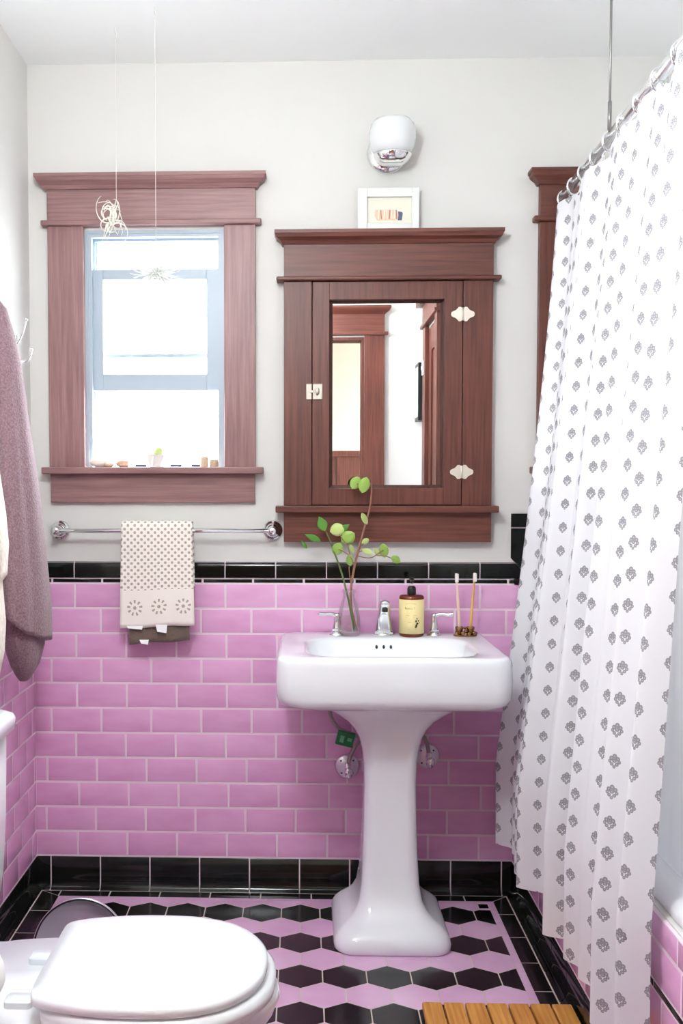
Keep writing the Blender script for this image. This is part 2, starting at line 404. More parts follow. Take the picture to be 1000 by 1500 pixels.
# ------------------------------------------------------------------ wall tile
fb = lambda u, v, h: (u, -h, v)
fleft = lambda u, v, h: (XL+h, u, v)
fap = lambda u, v, h: (XA-h, u, v)
ffl = lambda u, v, h: (u, v, h)
G = .0025
def rows(mb, fr, u0, u1, ks, phases, z0=Z0, zcap=None):
    for n, k in enumerate(ks):
        a = z0+k*ROW+G; b = z0+(k+1)*ROW-G
        if zcap: b = min(b, zcap)
        ph = phases[n % len(phases)]
        i = math.floor((u0-ph)/COL)
        while ph+i*COL < u1:
            x0 = max(u0, ph+i*COL+G); x1 = min(u1, ph+(i+1)*COL-G)
            if x1-x0 > .006: mb.tile(rect(x0, x1, a, b), fr, .0075)
            i += 1
PH = [.046, -.050, .051, -.046, .043, -.031, .047, -.030, .046, -.031, .043]
g = MB()
g.box(XL, 1.414, -.0069, 0, .0, 1.004); g.box(1.363, 1.53, -.0069, 0, .93, 1.150); g.box(1.53, XR, -.0069, 0, .93, 1.15); g.box(1.40, XR, -.0069, 0, .3, .95)
g.build('grout_bed', M['grout'], wb)
pk = MB(); rows(pk, fb, XL+.007, 1.414, range(0, 11), PH)
rows(pk, fb, 1.418, XR-.006, range(4, 13), PH)
pk.build('pink_tile_field', M['pink'], wb, auto=50)
bk = MB()
# narrow liner and rounded cap
for i in range(-1, 10):
    x0 = max(XL+.007, -.026+i*COL+G); x1 = min(1.410, -.026+(i+1)*COL-G)
    if x1-x0 > .01: bk.tile(rect(x0, x1, ZL+.0016, .9545), fb, .008)
def bullnose(mb, u0, u1, v0, v1, fr, vert=False, m0=0, m1=0):
    """rounded-top tile; m0/m1 mitre offset at the v0 edge of either end"""
    prof = [(v0, 0), (v0, .010), (v0+(v1-v0)*.62, .0115), (v1-.012, .011), (v1-.004, .0085), (v1, .003), (v1, 0)]
    L = []; R = []
    for v, h in prof:
        t = (v1-v)/(v1-v0)
        if vert: L.append(fr(v, u0+m0*t, h)); R.append(fr(v, u1+m1*t, h))
        else: L.append(fr(u0+m0*t, v, h)); R.append(fr(u1+m1*t, v, h))
    mb.loft([L, R])
for i in range(-1, 9):
    x0 = max(XL+.007, .042+i*COL+.0018); x1 = .042+(i+1)*COL-.0018
    if x1 > 1.30: break
    if x1-x0 > .01: bullnose(bk, x0, x1, .9578, 1.006, fb)
bullnose(bk, .042+8*COL+.0018, 1.363-.001, .9578, 1.006, fb, m1=.048)
# vertical black strip stepping up beside the tub, and its top run
bullnose(bk, 1.006+.002, 1.108, 1.412, 1.3635, fb, vert=True, m0=-.048)
bullnose(bk, 1.112, 1.152, 1.412, 1.3635, fb, vert=True)
for i in range(5): bullnose(bk, 1.416+i*COL, min(1.416+(i+1)*COL-.004, XR-.006), 1.102, 1.152, fb)
# tall base tile with a coved foot
def cove(mb, fr, u0, u1, top=Z0-G):
    prof = [(top, 0), (top, .0065), (top-.002, .0085), (.034, .0085), (.020, .0100), (.011, .0135), (.0045, .0185), (.0012, .0240), (0, .0245), (-.003, .0245), (-.003, 0)]
    mb.loft([[fr(u0, v, h) for v, h in prof], [fr(u1, v, h) for v, h in prof]])
for i in range(-1, 10):
    x0 = max(XL+.008, -.038+i*COL+.0020); x1 = min(XA-.008, -.038+(i+1)*COL-.0020)
    if x1-x0 > .008: cove(bk, fb, x0, x1)
bk.build('black_tile_trim', M['black'], wb, auto=50)
# left wall
MB().box(XL, XL+.0069, YF, 0, 0, 1.004).build('grout_bed', M['grout'], wl)
pk = MB(); rows(pk, fleft, YF+.01, -.0085, range(0, 11), [-.060, -.020, .055, -.03, .04, -.05, .045, -.035, .05, -.03, .04]); pk.build('pink_tile_field', M['pink'], wl, auto=50)
bk = MB()
for i in range(16):
    y1 = -.009-i*COL; y0 = max(YF+.01, y1-COL+.004)
    cove(bk, fleft, y0, y1); bk.tile(rect(y0, y1, ZL+.0016, .9545), fleft, .008); bullnose(bk, y0, y1, .9578, 1.006, fleft)
bk.build('black_tile_trim', M['black'], wl, auto=50)
# tub apron
ap = struct(MB().box(XA, XA+.05, -1.55, 0, 0, .476).build('wall_tub_apron', M['plaster']))
MB().box(XA-.0069, XA, -1.55, 0, 0, .472).build('grout_bed', M['grout'], ap)
pk = MB(); APH = [-.06, .03, -.09, -.03, -.01]
rows(pk, fap, -1.548, -.010, range(0, 3), APH)
rows(pk, fap, -1.548, -.010, range(0, 2), APH[3:], z0=Z0+3*ROW+.0152, zcap=.470)
pk.build('pink_tile_field', M['pink'], ap, auto=50)
bk = MB(); zl = Z0+3*ROW
for i in range(11):
    y1 = -.05-i*COL; y0 = max(y1-COL+.004, -1.548)
    if y1 < -1.54: break
    bk.tile(rect(y0, y1, zl+.0016, zl+.0136), fap, .0085)
cove(bk, fap, -.058, -.011)
for i in range(10):
    y1 = -.0614-i*COL; y0 = max(y1-COL+.0040, -1.548); cove(bk, fap, y0, y1)
bk.build('black_tile_trim', M['black'], ap, auto=50)

# ------------------------------------------------------------------ floor tile
FX0, FX1, FY1 = .0, 1.298, -.068         # inner edge of the black border
FYN = -2.20
hw = .11121; hs = hw/math.sqrt(3)
px = MB(); bx = MB(); pb = MB(); bb = MB()
S = .018
ix0, ix1, iy1 = FX0+S, FX1-S, FY1-S
gp = .0016
CB = (1.236, ix1, iy1-.043, iy1)          # the small inset block in the far right corner
for r in range(-1, 23):
    cy = -.17165 - 1.5*hs*r; blackrow = (r % 2 == 0)
    for i in range(-8, 8):
        cx = .67226 + i*hw + (hw/2 if blackrow else 0)
        poly = [(cx+(hs)*math.sin(PI/3*k), cy+(hs)*math.cos(PI/3*k)) for k in range(6)][::-1]
        poly = inset_poly(poly, gp)
        for f in (lambda p: p[0]-ix0-.001, lambda p: ix1-.001-p[0], lambda p: iy1-.001-p[1], lambda p: p[1]-FYN):
            poly = clip(poly, f)
            if len(poly) < 3: break
        if len(poly) < 3 or area(poly) < 4e-5: continue
        pcs = [poly]
        if max(p[0] for p in poly) > CB[0] and max(p[1] for p in poly) > CB[2]:
            pcs = [clip(poly, lambda p: CB[0]-.001-p[0]), clip(clip(poly, lambda p: p[0]-CB[0]+.001), lambda p: CB[2]-.002-p[1])]
        for q in pcs:
            if len(q) > 2 and area(q) > 3e-5: (bx if blackrow else px).tile(q, ffl, .0010, .0008, base=-.004)
# inset block
px.tile(rect(CB[0], CB[0]+.012, CB[2], CB[3]-.001), ffl, .0010, .0008, base=-.004)
px.tile(rect(CB[0]+.013, CB[1]-.001, CB[2], CB[2]+.010), ffl, .0010, .0008, base=-.004)
bx.tile(rect(CB[0]+.014, CB[1]-.002, CB[2]+.012, CB[3]-.002), ffl, .0010, .0008, base=-.004)
# pink strip
for i in range(10):
    x0 = ix0+i*COL; x1 = min(x0+COL-.002, ix1)
    if x1 > x0: pb.tile(rect(x0, x1, iy1, FY1), ffl, .0010, .0008, base=-.004)
for side in (0, 1):
    for i in range(15):
        y1 = FY1-i*COL; y0 = y1-COL+.002
        pb.tile(rect(FX0, ix0, y0, y1) if side == 0 else rect(ix1, FX1, y0, y1), ffl, .0010, .0008, base=-.004)
# black border, mitred at the far corners
YB = -.0285; BXL, BXR = XL+.0285, XA-.0285
def border_piece(x0, x1):
    poly = rect(x0, x1, FY1+.001, YB)
    kL = (FX0-BXL)/(FY1-YB)   # mitre lines
    poly = clip(poly, lambda p: (p[0]-BXL-.0020) - (p[1]-YB)*kL)
    kR = (FX1-BXR)/(FY1-YB)
    poly = clip(poly, lambda p: -((p[0]-BXR+.0020) - (p[1]-YB)*kR))
    if len(poly) > 2 and area(poly) > 2e-5: bb.tile(poly, ffl, .0010, .0008, base=-.004)
for i in range(-2, 10):
    x0 = .1500+i*COL+.0019; x1 = x0+COL-.0038
    if x1 > BXL and x0 < BXR: border_piece(x0, x1)
for side in (0, 1):
    for i in range(-1, 15):
        y1 = (-.1775 if side == 0 else -.160)-i*COL-.0019; y0 = max(y1-COL+.0038, FYN)
        if side == 0:
            poly = rect(BXL, FX0-.001, y0, min(y1, YB)); kL = (FX0-BXL)/(FY1-YB)
            poly = clip(poly, lambda p: -((p[0]-BXL+.0020) - (p[1]-YB)*kL))
        else:
            poly = rect(FX1+.001, BXR, y0, min(y1, YB)); kR = (FX1-BXR)/(FY1-YB)
            poly = clip(poly, lambda p: (p[0]-BXR-.0020) - (p[1]-YB)*kR)
        if len(poly) > 2 and area(poly) > 2e-5: bb.tile(poly, ffl, .0010, .0008, base=-.004)
px.build('pink_hexagon_tile', M['hexpink'], fl); bx.build('black_hexagon_tile', M['hexblack'], fl)
pb.build('pink_border_strip', M['hexpink'], fl); bb.build('black_border_tile', M['hexblack'], fl)

# ------------------------------------------------------------------ windows
def crown_mb(x0, x1, z0, z1, yf, over):
    """mitred crown: grows from x0..x1 at z0 to over wider at z1, with a flat fillet on top"""
    m = MB(); zf = z1-.010
    rings = []
    for t, z in ((0, z0), (.15, z0), (.35, z0+.010), (.8, zf-.010), (.92, zf), (1, zf), (1, z1)):
        o = over*t; rings.append([(x0-o, yf-o, z), (x1+o, yf-o, z), (x1+o, -.001, z), (x0-o, -.001, z)])
    return m.loft(rings)
def window(name, W, casing_l, casing_r, mv, mh, upper_z):
    x0, x1, z0, z1 = W
    root = struct(empty(name, ((x0+x1)/2, 0, z0)))
    xl, xr = casing_l, casing_r
    MB().box(xl, x0, -.022, 0, 1.291, 2.006).build('left_casing', mv, root, bevel=.0015)
    MB().box(x1, xr, -.022, 0, 1.291, 2.006).build('right_casing', mv, root, bevel=.0015)
    MB().box(xl-.018, xr+.018, -.034, 0, 2.006, 2.022).build('head_bead', mh, root, bevel=.004, segs=3)
    MB().box(xl, xr, -.024, 0, 2.022, 2.114).build('head_casing', mh, root, bevel=.001)
    crown_mb(xl-.002, xr+.002, 2.112, 2.153, -.026, .030).build('crown', mh, root)
    MB().box(xl-.018, xr+.024, -.052, 0, 1.271, 1.291).box(x0, x1, 0, .10, 1.272, 1.291).build('stool', mh, root, bevel=.003)
    MB().box(xl+.002, xr-.002, -.020, 0, 1.186, 1.271).build('apron', mh, root, bevel=.001)
    # jamb with parting stops
    j = MB()
    j.box(x0, x0+.010, 0, .14, 1.291, z1).box(x1-.010, x1, 0, .14, 1.291, z1).box(x0+.010, x1-.010, 0, .14, z1-.010, z1)
    for a, b in ((.004, .020), (.058, .068)):
        j.box(x0+.010, x0+.020, a, b, 1.291, z1-.010).box(x1-.020, x1-.010, a, b, 1.291, z1-.010).box(x0+.02, x1-.02, a, b, z1-.020, z1-.010)
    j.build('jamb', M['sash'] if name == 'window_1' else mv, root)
    # raised lower sash (inner track) and upper sash (outer track)
    a0, a1 = x0+.0125, x1-.0125; y0, y1 = .022, .056; b, t = 1.523, 1.887
    s = MB().box(a0, x0+.050, y0, y1, b, t).box(x1-.056, a1, y0, y1, b, t).box(x0+.050, x1-.056, y0, y1, b, 1.573).box(x0+.050, x1-.056, y0, y1, 1.856, t)
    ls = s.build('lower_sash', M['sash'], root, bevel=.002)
    MB().box(x0+.049, x1-.055, .037, .041, 1.572, 1.857).build('pane', M['pane'], ls)
    y0, y1 = .072, .104; b, t = 1.628, z1-.004
    s = MB().box(a0, x0+.024, y0, y1, b, t).box(x1-.026, a1, y0, y1, b, t).box(x0+.024, x1-.026, y0, y1, b, b+.012).box(x0+.024, x1-.026, y0, y1, 1.984, t)
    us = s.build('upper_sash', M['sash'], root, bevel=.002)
    MB().box(x0+.023, x1-.025, .086, .090, b+.01, 1.985).build('pane', M['pane'], us)
    return root
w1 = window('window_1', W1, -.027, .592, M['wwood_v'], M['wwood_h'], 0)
for xx in (.244, .350, .414):
    MB().box(xx-.018, xx+.018, .005, .02, 1.291, 1.300).build('sash_stop', M['steel_dark'], w1, bevel=.002)
w2 = window('window_2', W2, 1.424, 2.043, M['wood_v'], M['wood_h'], 0)

# doorway to the hall (seen in the mirror) and closet door
d1 = struct(empty('door_1', (.58, YF, 0)))
dm = lambda x0, x1, y0, y1, z0, z1, nm, mat, root: MB().box(x0, x1, y0, y1, z0, z1).build(nm, mat, root, bevel=.0015)
dm(1.05, 1.152, YF, YF+.022, 0, 2.006, 'right_casing', M['wood_v'], d1)
dm(.018, .12, YF, YF+.022, 0, 2.006, 'left_casing', M['wood_v'], d1)
dm(0, 1.17, YF, YF+.034, 2.006, 2.022, 'head_bead', M['wood_h'], d1)
dm(.018, 1.152, YF, YF+.024, 2.022, 2.114, 'head_casing', M['wood_h'], d1)
m = MB(); rings = []
for t, z in ((0, 2.112), (.35, 2.122), (.8, 2.133), (1, 2.143), (1, 2.153)):
    o = .030*t; rings.append([(.016-o, YF+.026+o, z), (1.154+o, YF+.026+o, z), (1.154+o, YF, z), (.016-o, YF, z)])
m.loft(rings).build('crown', M['wood_h'], d1)
MB().box(.12, .135, YF-.12, YF, 0, 1.998).box(1.035, 1.05, YF-.12, YF, 0, 1.998).box(.135, 1.035, YF-.12, YF, 1.983, 1.998).build('jamb', M['wood_v'], d1)
d2 = struct(empty('door_2', (1.345, -1.84, 0)))
dm(1.325, 1.345, -2.13, -2.02, 0, 2.006, 'left_casing', M['wood_v'], d2)
dm(1.325, 1.345, -1.66, -1.58, 0, 2.006, 'right_casing', M['wood_v'], d2)
dm(1.323, 1.345, -2.13, -1.58, 2.022, 2.114, 'head_casing', M['wood_y'], d2)
dm(1.313, 1.345, -2.148, -1.57, 2.006, 2.022, 'head_bead', M['wood_y'], d2)
dm(1.295, 1.345, -2.16, -1.56, 2.114, 2.150, 'crown', M['wood_y'], d2)
s = MB().box(1.352, 1.388, -2.018, -1.662, .005, 1.99)
s.box(1.344, 1.353, -2.018, -1.93, .005, 1.99).box(1.344, 1.353, -1.75, -1.662, .005, 1.99).box(1.344, 1.353, -1.93, -1.75, 1.88, 1.99).box(1.344, 1.353, -1.93, -1.75, .9, 1.05).box(1.344, 1.353, -1.93, -1.75, .005, .2)
s.build('door_panel', M['wood_v'], d2)
# small black-framed picture beside the closet
fp = thing('framed_picture', 'narrow black-framed picture seen edge-on inside the cabinet mirror', 'picture', (1.33, -2.22, 1.74))
MB().box(1.310, 1.3445, -2.31, -2.17, 1.56, 1.85).build('frame', M['black_frame'], fp, bevel=.002)
MB().box(1.3085, 1.3105, -2.295, -2.185, 1.58, 1.83).build('picture_sheet', M['frame_white'], fp)
sw = thing('light_switch', 'small white switch plate beside the door seen in the mirror', 'switch', (1.32, -2.07, 1.80))
MB().box(1.3175, 1.3245, -2.095, -2.055, 1.775, 1.845).build('switch_plate', M['whiteplastic'], sw, bevel=.001)
MB().box(1.313, 1.318, -2.079, -2.071, 1.80, 1.82).build('toggle', M['whiteplastic'], sw)

# ------------------------------------------------------------------ medicine cabinet
mc = thing('medicine_cabinet', 'dark stained wooden wall cabinet with a mirrored door above the sink', 'cabinet', (.98, 0, 1.07))
xl, xr = .6765, 1.289
MB().box(xl, .7585, -.035, -.001, 1.176, 1.835).build('left_stile', M['wood_v'], mc, bevel=.0012)
MB().box(1.2025, xr, -.035, -.001, 1.176, 1.835).build('right_stile', M['wood_v'], mc, bevel=.0012)
MB().box(xl-.022, xr+.022, -.050, -.001, 1.836, 1.848).build('head_bead', M['wood_h'], mc, bevel=.004, segs=3)
MB().box(xl, xr, -.036, -.001, 1.848, 1.945).build('header', M['wood_h'], mc, bevel=.001)
crown_mb(xl-.001, xr+.001, 1.943, 1.981, -.037, .026).build('crown', M['wood_h'], mc)
MB().box(xl-.024, xr+.018, -.062, -.001, 1.156, 1.176).build('sill', M['wood_h'], mc, bevel=.003)
MB().box(xl, xr, -.034, -.001, 1.068, 1.156).build('apron', M['wood_h'], mc, bevel=.001)
MB().box(.7585, 1.2025, -.006, -.001, 1.176, 1.836).build('back_panel', M['wood_v'], mc)
dr = MB(); a, b, c, d = .7610, 1.2000, 1.1785, 1.8335; e, f, gg, hh = .8105, 1.1475, 1.2275, 1.7815
dr.box(a, e, -.036, -.010, c, d).box(f, b, -.036, -.010, c, d).box(e, f, -.036, -.010, c, gg).box(e, f, -.036, -.010, hh, d)
door = dr.build('door', M['wood_v'], mc, bevel=.0012)
m = MB(); m.loft([[(x, -.0155 if i else -.0215, z) for x, z in p] for i, p in ((0, [(e+.010, gg+.010), (f-.010, gg+.010), (f-.010, hh-.010), (e+.010, hh-.010)]), (1, [(e, gg), (f, gg), (f, hh), (e, hh)]))])
m.build('mirror', M['mirror'], door)
def hinge(z):
    fr = lambda u, v, h: (1.2005+u, -.0355-h, z+v)
    half = [(.0025, .018), (.007, .021), (.0125, .0205), (.016, .016), (.0205, .0115), (.0265, .009), (.0325, .006), (.0345, 0)]
    pts = half + [(u, -v) for u, v in half[-2::-1]]
    mb = MB(); mb.prism(pts, fr, 0, .0022); mb.prism([(-u, v) for u, v in pts][::-1], fr, 0, .0022)
    for u, v in ((.010, .014), (.010, -.014), (.028, 0), (-.010, .014), (-.010, -.014), (-.028, 0)):
        mb.ball((1.2005+u, -.0380, z+v), .0022, .001, .0022, 8, 5)
    h = mb.build('hinge', M['silver_cast'], mc, auto=40)
    MB().tube([(1.2005, -.0385, z-.0185), (1.2005, -.0385, z+.0185)], .0030, 10).build('hinge_pin', M['silver_cast'], h, smooth=True)
    return h
hinge(1.737); hinge(1.2755)
lt = MB().box(.7425, .7585, -.0385, -.035, 1.4915, 1.5335).box(.7620, .7905, -.0395, -.036, 1.4915, 1.5335)
for q in ((.7425,.7905,1.5325,1.5355), (.7425,.7905,1.4895,1.4925)): lt.box(q[0], q[1]-.031, -.0400, -.035, q[2], q[3]); lt.box(q[0]+.0195, q[1], -.0405, -.036, q[2], q[3])
lt.box(.7875, .7905, -.0415, -.036, 1.4925, 1.5325).box(.7425, .7450, -.0405, -.035, 1.4925, 1.5325)
la = lt.build('latch', M['latch_silver'], mc, bevel=.0006)
MB().ball((.7755, -.0415, 1.5130), .0065, .0035, .0115).build('latch_knob', M['latch_silver'], la, smooth=True)
MB().box(.752, .7655, -.0425, -.0385, 1.509, 1.517).build('latch_bolt', M['latch_silver'], la, bevel=.001)

# picture leaning on top of the cabinet
pic = thing('picture_frame', 'small white framed picture of a striped peach roll standing on the mirrored cabinet', 'picture', (.98, -.03, 1.981))
x0, x1, z0, z1 = .893, 1.0715, 1.9815, 2.105
MB().box(x0, x0+.027, -.036, -.018, z0, z1).box(x1-.021, x1, -.036, -.018, z0, z1).box(x0+.027, x1-.021, -.036, -.018, z0, z0+.022).box(x0+.027, x1-.021, -.036, -.018, z1-.026, z1).build('frame', M['frame_white'], pic, bevel=.0015)
sh = MB().box(x0+.02, x1-.015, -.024, -.020, z0+.015, z1-.02).build('picture_mat', M['mat_cream'], pic)
d = MB(); fr = lambda u, v, h: (u, -.024-h, v)
R0, R1, RZ0, RZ1 = .9425, 1.0260, 2.0130, 2.0440
d.prism([(R0+.007, RZ0), (R1-.018, RZ0), (R1-.015, RZ0+.015), (R1-.018, RZ1), (R0+.003, RZ1), (R0, RZ0+.016)], fr, 0, .0006)
dw = d.build('drawing', M['peach'], sh)
for i, xx in enumerate((.952, .961, .968, .978, .984, .992, .998, 1.006)):
    s3 = MB(); s3.prism([(xx, RZ0+.004), (xx+.003, RZ0+.004), (xx+.005-.004*(i % 2), RZ1-.001), (xx+.002-.004*(i % 2), RZ1-.001)], fr, .0004, .0010)
    s3.build('brown_stripe' if i % 3 == 1 else 'pale_stripe', M['brownstripe' if i % 3 == 1 else 'stripe'], sh)
MB().prism([(R1-.016, RZ0), (R1-.004, RZ0), (R1-.001, RZ0+.02), (R1-.003, RZ0+.024), (R1-.015, RZ0+.026), (R1-.014, RZ0+.014)], fr, 0, .0006).build('navy_end', M['navy'], sh)

# ------------------------------------------------------------------ wall sconce
sco = thing('wall_sconce', 'chrome and white glass wall lamp mounted high above the mirrored cabinet', 'lamp', (.98, 0, 2.21))
MB().lathe([(.058, 0), (.060, -.004), (.056, -.012), (.040, -.020), (.016, -.024), (.001, -.024)], (.980, -.001, 2.212), 40, 'y').build('wall_plate', M['chrome'], sco, smooth=True)
MB().tube(spline([(.980, -.022, 2.200), (.982, -.045, 2.178), (.987, -.072, 2.165), (.989, -.075, 2.172)]), .009, 12).build('arm', M['chrome'], sco, smooth=True)
MB().lathe([(.012, 0), (.032, .001), (.047, .010), (.054, .024), (.0545, .028), (.050, .028), (.001, .020)], (.989, -.078, 2.158), 40, 'z').build('shade_cup', M['chrome'], sco, smooth=True)
MB().lathe([(.040, .0), (.052, .010), (.062, .026), (.067, .048), (.067, .070), (.062, .092), (.052, .104), (.040, .1075), (.037, .105), (.050, .099), (.060, .088), (.0645, .068), (.0645, .048), (.059, .027), (.049, .012), (.038, .003)], (.989, -.078, 2.178), 48, 'z', False, False).build('glass_shade', M['milk_glass'], sco, smooth=True)
# ------------------------------------------------------------------ towel bar and hand towel
tb = thing('towel_bar', 'chrome towel bar with round ends on the wall under the window', 'towel bar', (.32, 0, 1.10))
for xx in (0, .643):
    p = MB().lathe([(.029, 0), (.0295, -.006), (.027, -.010), (.021, -.012), (.020, -.017), (.016, -.021), (.012, -.024), (.010, -.050), (.0125, -.055), (.0125, -.068), (.009, -.073), (.001, -.074)], (xx, -.001, 1.102), 32, 'y')
    p.build('bar_post', M['chrome'], tb, smooth=True)
MB().tube([(0, -.062, 1.102), (.643, -.062, 1.102)], .0068, 14).build('bar', M['chrome'], tb, smooth=True)

def drape(name, mat, xa, xb, top, r, zfront, zback, parent=None, flare=.005, nx=26, ybar=-.062, th=.004, wav=.003, seed=1):
    """cloth hung over the bar: from zback behind, over, to zfront in front"""
    path = []
    for i in range(10): path.append((r, zback+(top-zback)*i/9 ))
    for i in range(1, 9):
        a = PI*i/9; path.append((r*math.cos(a), top+r*math.sin(a)))
    for i in range(22): path.append((-r, top+(zfront-top)*i/21))
    mb = MB(); uvs = []; L = 0; Ls = [0]
    for i in range(1, len(path)): L += math.hypot(path[i][0]-path[i-1][0], path[i][1]-path[i-1][1]); Ls.append(L)
    rnd = random.Random(seed); ph = [rnd.uniform(0, 6) for _ in range(3)]
    grid = []
    for i, (yy, zz) in enumerate(path):
        row = []
        drop = max(0, (top-zz)/(top-zfront))
        for j in range(nx+1):
            t = j/nx
            x = xa+(xb-xa)*t + (t-.5)*2*flare*drop
            w = wav*drop*(math.sin(t*7+ph[0])+.6*math.sin(t*13+ph[1]))
            row.append((x, ybar+yy+(-abs(w) if yy < 0 else w*.2), zz-(.012*(1-t)*drop if yy < 0 else 0)+.0015*math.sin(t*9+ph[2])*drop))
            uvs.append(((x-xa), L-Ls[i]))
        grid.append(row)
    n = nx+1
    mb.v = [p for r_ in grid for p in r_]
    mb.f = [(i*n+j, i*n+j+1, (i+1)*n+j+1, (i+1)*n+j) for i in range(len(grid)-1) for j in range(nx)]
    mb.uv = uvs
    o = mb.build(name, mat, parent, smooth=True)
    s = o.modifiers.new('thick', 'SOLIDIFY'); s.thickness = th; s.offset = 1
    return o
ht = thing('hand_towel', 'folded cream openwork hand towel with a taupe lower layer, hung on the chrome bar', 'towel', (.30, -.062, 1.10))
drape('lace_layer', M['lace'], .1985, .4080, 1.112, .0165, .8250, .93, ht, .006, seed=3)
drape('taupe_layer', M['taupe'], .222, .397, 1.108, .0105, .778, .93, ht, .002, th=.003, seed=5)
for (xa, xb, za, zb, yy) in ((.214, .262, .812, .822, -.0905), (.300, .334, .802, .826, -.0900), (.250, .278, .766, .780, -.0800)):
    MB().loft([[(xa, yy, zb), (xb, yy, zb), (xb-.002, yy-.004, za), (xa+.005, yy-.004, za+.004)], [(xa, yy+.001, zb), (xb, yy+.001, zb), (xb-.002, yy-.003, za), (xa+.005, yy-.003, za+.004)]]).build('care_tag', M['whitecloth'], ht)

# ------------------------------------------------------------------ pedestal sink
sk = thing('pedestal_sink', 'white porcelain pedestal sink against the pink tiled wall', 'sink', (.968, -.25, 0))
cx = .9675
def sec(z, hwid, yf, yb, r): return rrect(cx-hwid, cx+hwid, yf, yb, r, z, 8)
rings = [sec(.640, .17, -.40, -.09, .08), sec(.650, .225, -.44, -.06, .08), sec(.657, .262, -.468, -.035, .075), sec(.6645, .284, -.489, -.024, .068), sec(.674, .2965, -.500, -.020, .060), sec(.690, .3025, -.5055, -.018, .055),
         sec(.730, .3035, -.507, -.018, .052), sec(.772, .3020, -.505, -.018, .052), sec(.785, .3005, -.5035, -.019, .052), sec(.7925, .297, -.500, -.021, .050), sec(.7965, .291, -.494, -.025, .046), sec(.7975, .284, -.487, -.032, .04),
         sec(.7970, .232, -.470, -.125, .09), sec(.7945, .226, -.464, -.132, .09), sec(.788, .220, -.458, -.138, .09), sec(.760, .211, -.447, -.148, .09), sec(.720, .195, -.425, -.168, .08), sec(.695, .17, -.39, -.19, .08), sec(.685, .08, -.33, -.25, .035), sec(.684, .02, -.30, -.27, .012)]
basin = MB().loft(rings).build('basin', M['porcelain'], sk, smooth=True)
pcx = .9725
def psec(z, hwid, yf, yb, r): return rrect(pcx-hwid, pcx+hwid, yf, yb, r, z, 8)
PS = [(.0006, .1500, -.440, -.10, .05), (.008, .1555, -.4455, -.096, .052), (.020, .1560, -.446, -.096, .052), (.034, .1525, -.442, -.10, .052), (.046, .145, -.433, -.106, .05), (.058, .131, -.420, -.114, .048), (.072, .111, -.402, -.125, .044), (.088, .0965, -.385, -.136, .04), (.110, .0855, -.368, -.145, .036),
      (.15, .0790, -.352, -.152, .032), (.22, .0748, -.342, -.158, .030), (.32, .0718, -.335, -.162, .028), (.42, .0702, -.332, -.164, .028), (.48, .0725, -.334, -.163, .028), (.52, .0775, -.338, -.160, .030), (.55, .0850, -.343, -.155, .032), (.575, .0975, -.350, -.150, .035), (.60, .1200, -.360, -.140, .04), (.62, .1480, -.372, -.130, .045), (.638, .180, -.385, -.12, .05), (.655, .215, -.40, -.11, .05)]
ped = MB().loft([psec(*a) for a in PS]).build('pedestal', M['porcelain'], sk, smooth=True)
ov = MB()
for xx in (.945, .9655, .986): ov.loft([[(xx+.0036*math.cos(k*PI/6), -.1455-.0022*(i==0)+.0012*math.sin(k*PI/6), .7725+.0055*math.sin(k*PI/6)) for k in range(12)] for i in (0, 1)])
ov.build('overflow_holes', M['aerator'], sk)
# taps
fa = thing('sink_faucet', 'chrome faucet spout in the middle of the sink ledge between its two lever handles', 'faucet', (.970, -.075, .797))
MB().lathe([(.030, 0), (.030, .004), (.027, .007)], (.970, -.078, .7975), 32).build('base_plate', M['chrome'], fa, smooth=True)
sp = []
for z, hx, yf, yb in ((.8015, .0275, -.104, -.052), (.815, .0255, -.102, -.053), (.840, .0215, -.104, -.056), (.862, .018, -.112, -.059), (.880, .0165, -.128, -.062), (.893, .0155, -.140, -.066), (.901, .0125, -.140, -.072), (.9045, .007, -.130, -.085)):
    sp.append(rrect(.970-hx, .970+hx, yf, yb, min(hx, .016)*.9, z, 5))
MB().loft(sp).build('spout', M['chrome'], fa, smooth=True)
MB().lathe([(.0085, 0), (.0085, -.010), (.0065, -.0105)], (.970, -.127, .8815), 16).build('aerator', M['aerator'], fa, smooth=True)
for sgn, xx, nm in ((-1, .833, 'left'), (1, 1.1165, 'right')):
    hd = thing('faucet_handle', 'chrome lever tap handle on the %s of the spout, beside the %s' % (nm, 'clear bottle of stems' if sgn < 0 else 'amber soap bottle'), 'faucet handle', (xx, -.088, .797))
    MB().lathe([(.0225, 0), (.0225, .003), (.017, .007), (.0145, .013)], (xx, -.088, .7975), 28).build('base_plate', M['chrome'], hd, smooth=True)
    MB().lathe([(.0145, 0), (.0130, .010), (.0100, .024), (.0085, .038), (.0090, .046), (.0075, .052), (.001, .054)], (xx, -.088, .8095), 24).build('stem', M['chrome'], hd, smooth=True)
    P = spline([(xx-sgn*.002, -.088, .846), (xx+sgn*.005, -.089, .856), (xx+sgn*.018, -.092, .8605), (xx+sgn*.038, -.096, .8595), (xx+sgn*.054, -.099, .8615)], 6)
    MB().tube(P, [.0085-.0030*min(1, i/10)+.0012*max(0, (i-14)/10) for i in range(len(P))], 14).build('lever', M['chrome'], hd, smooth=True)
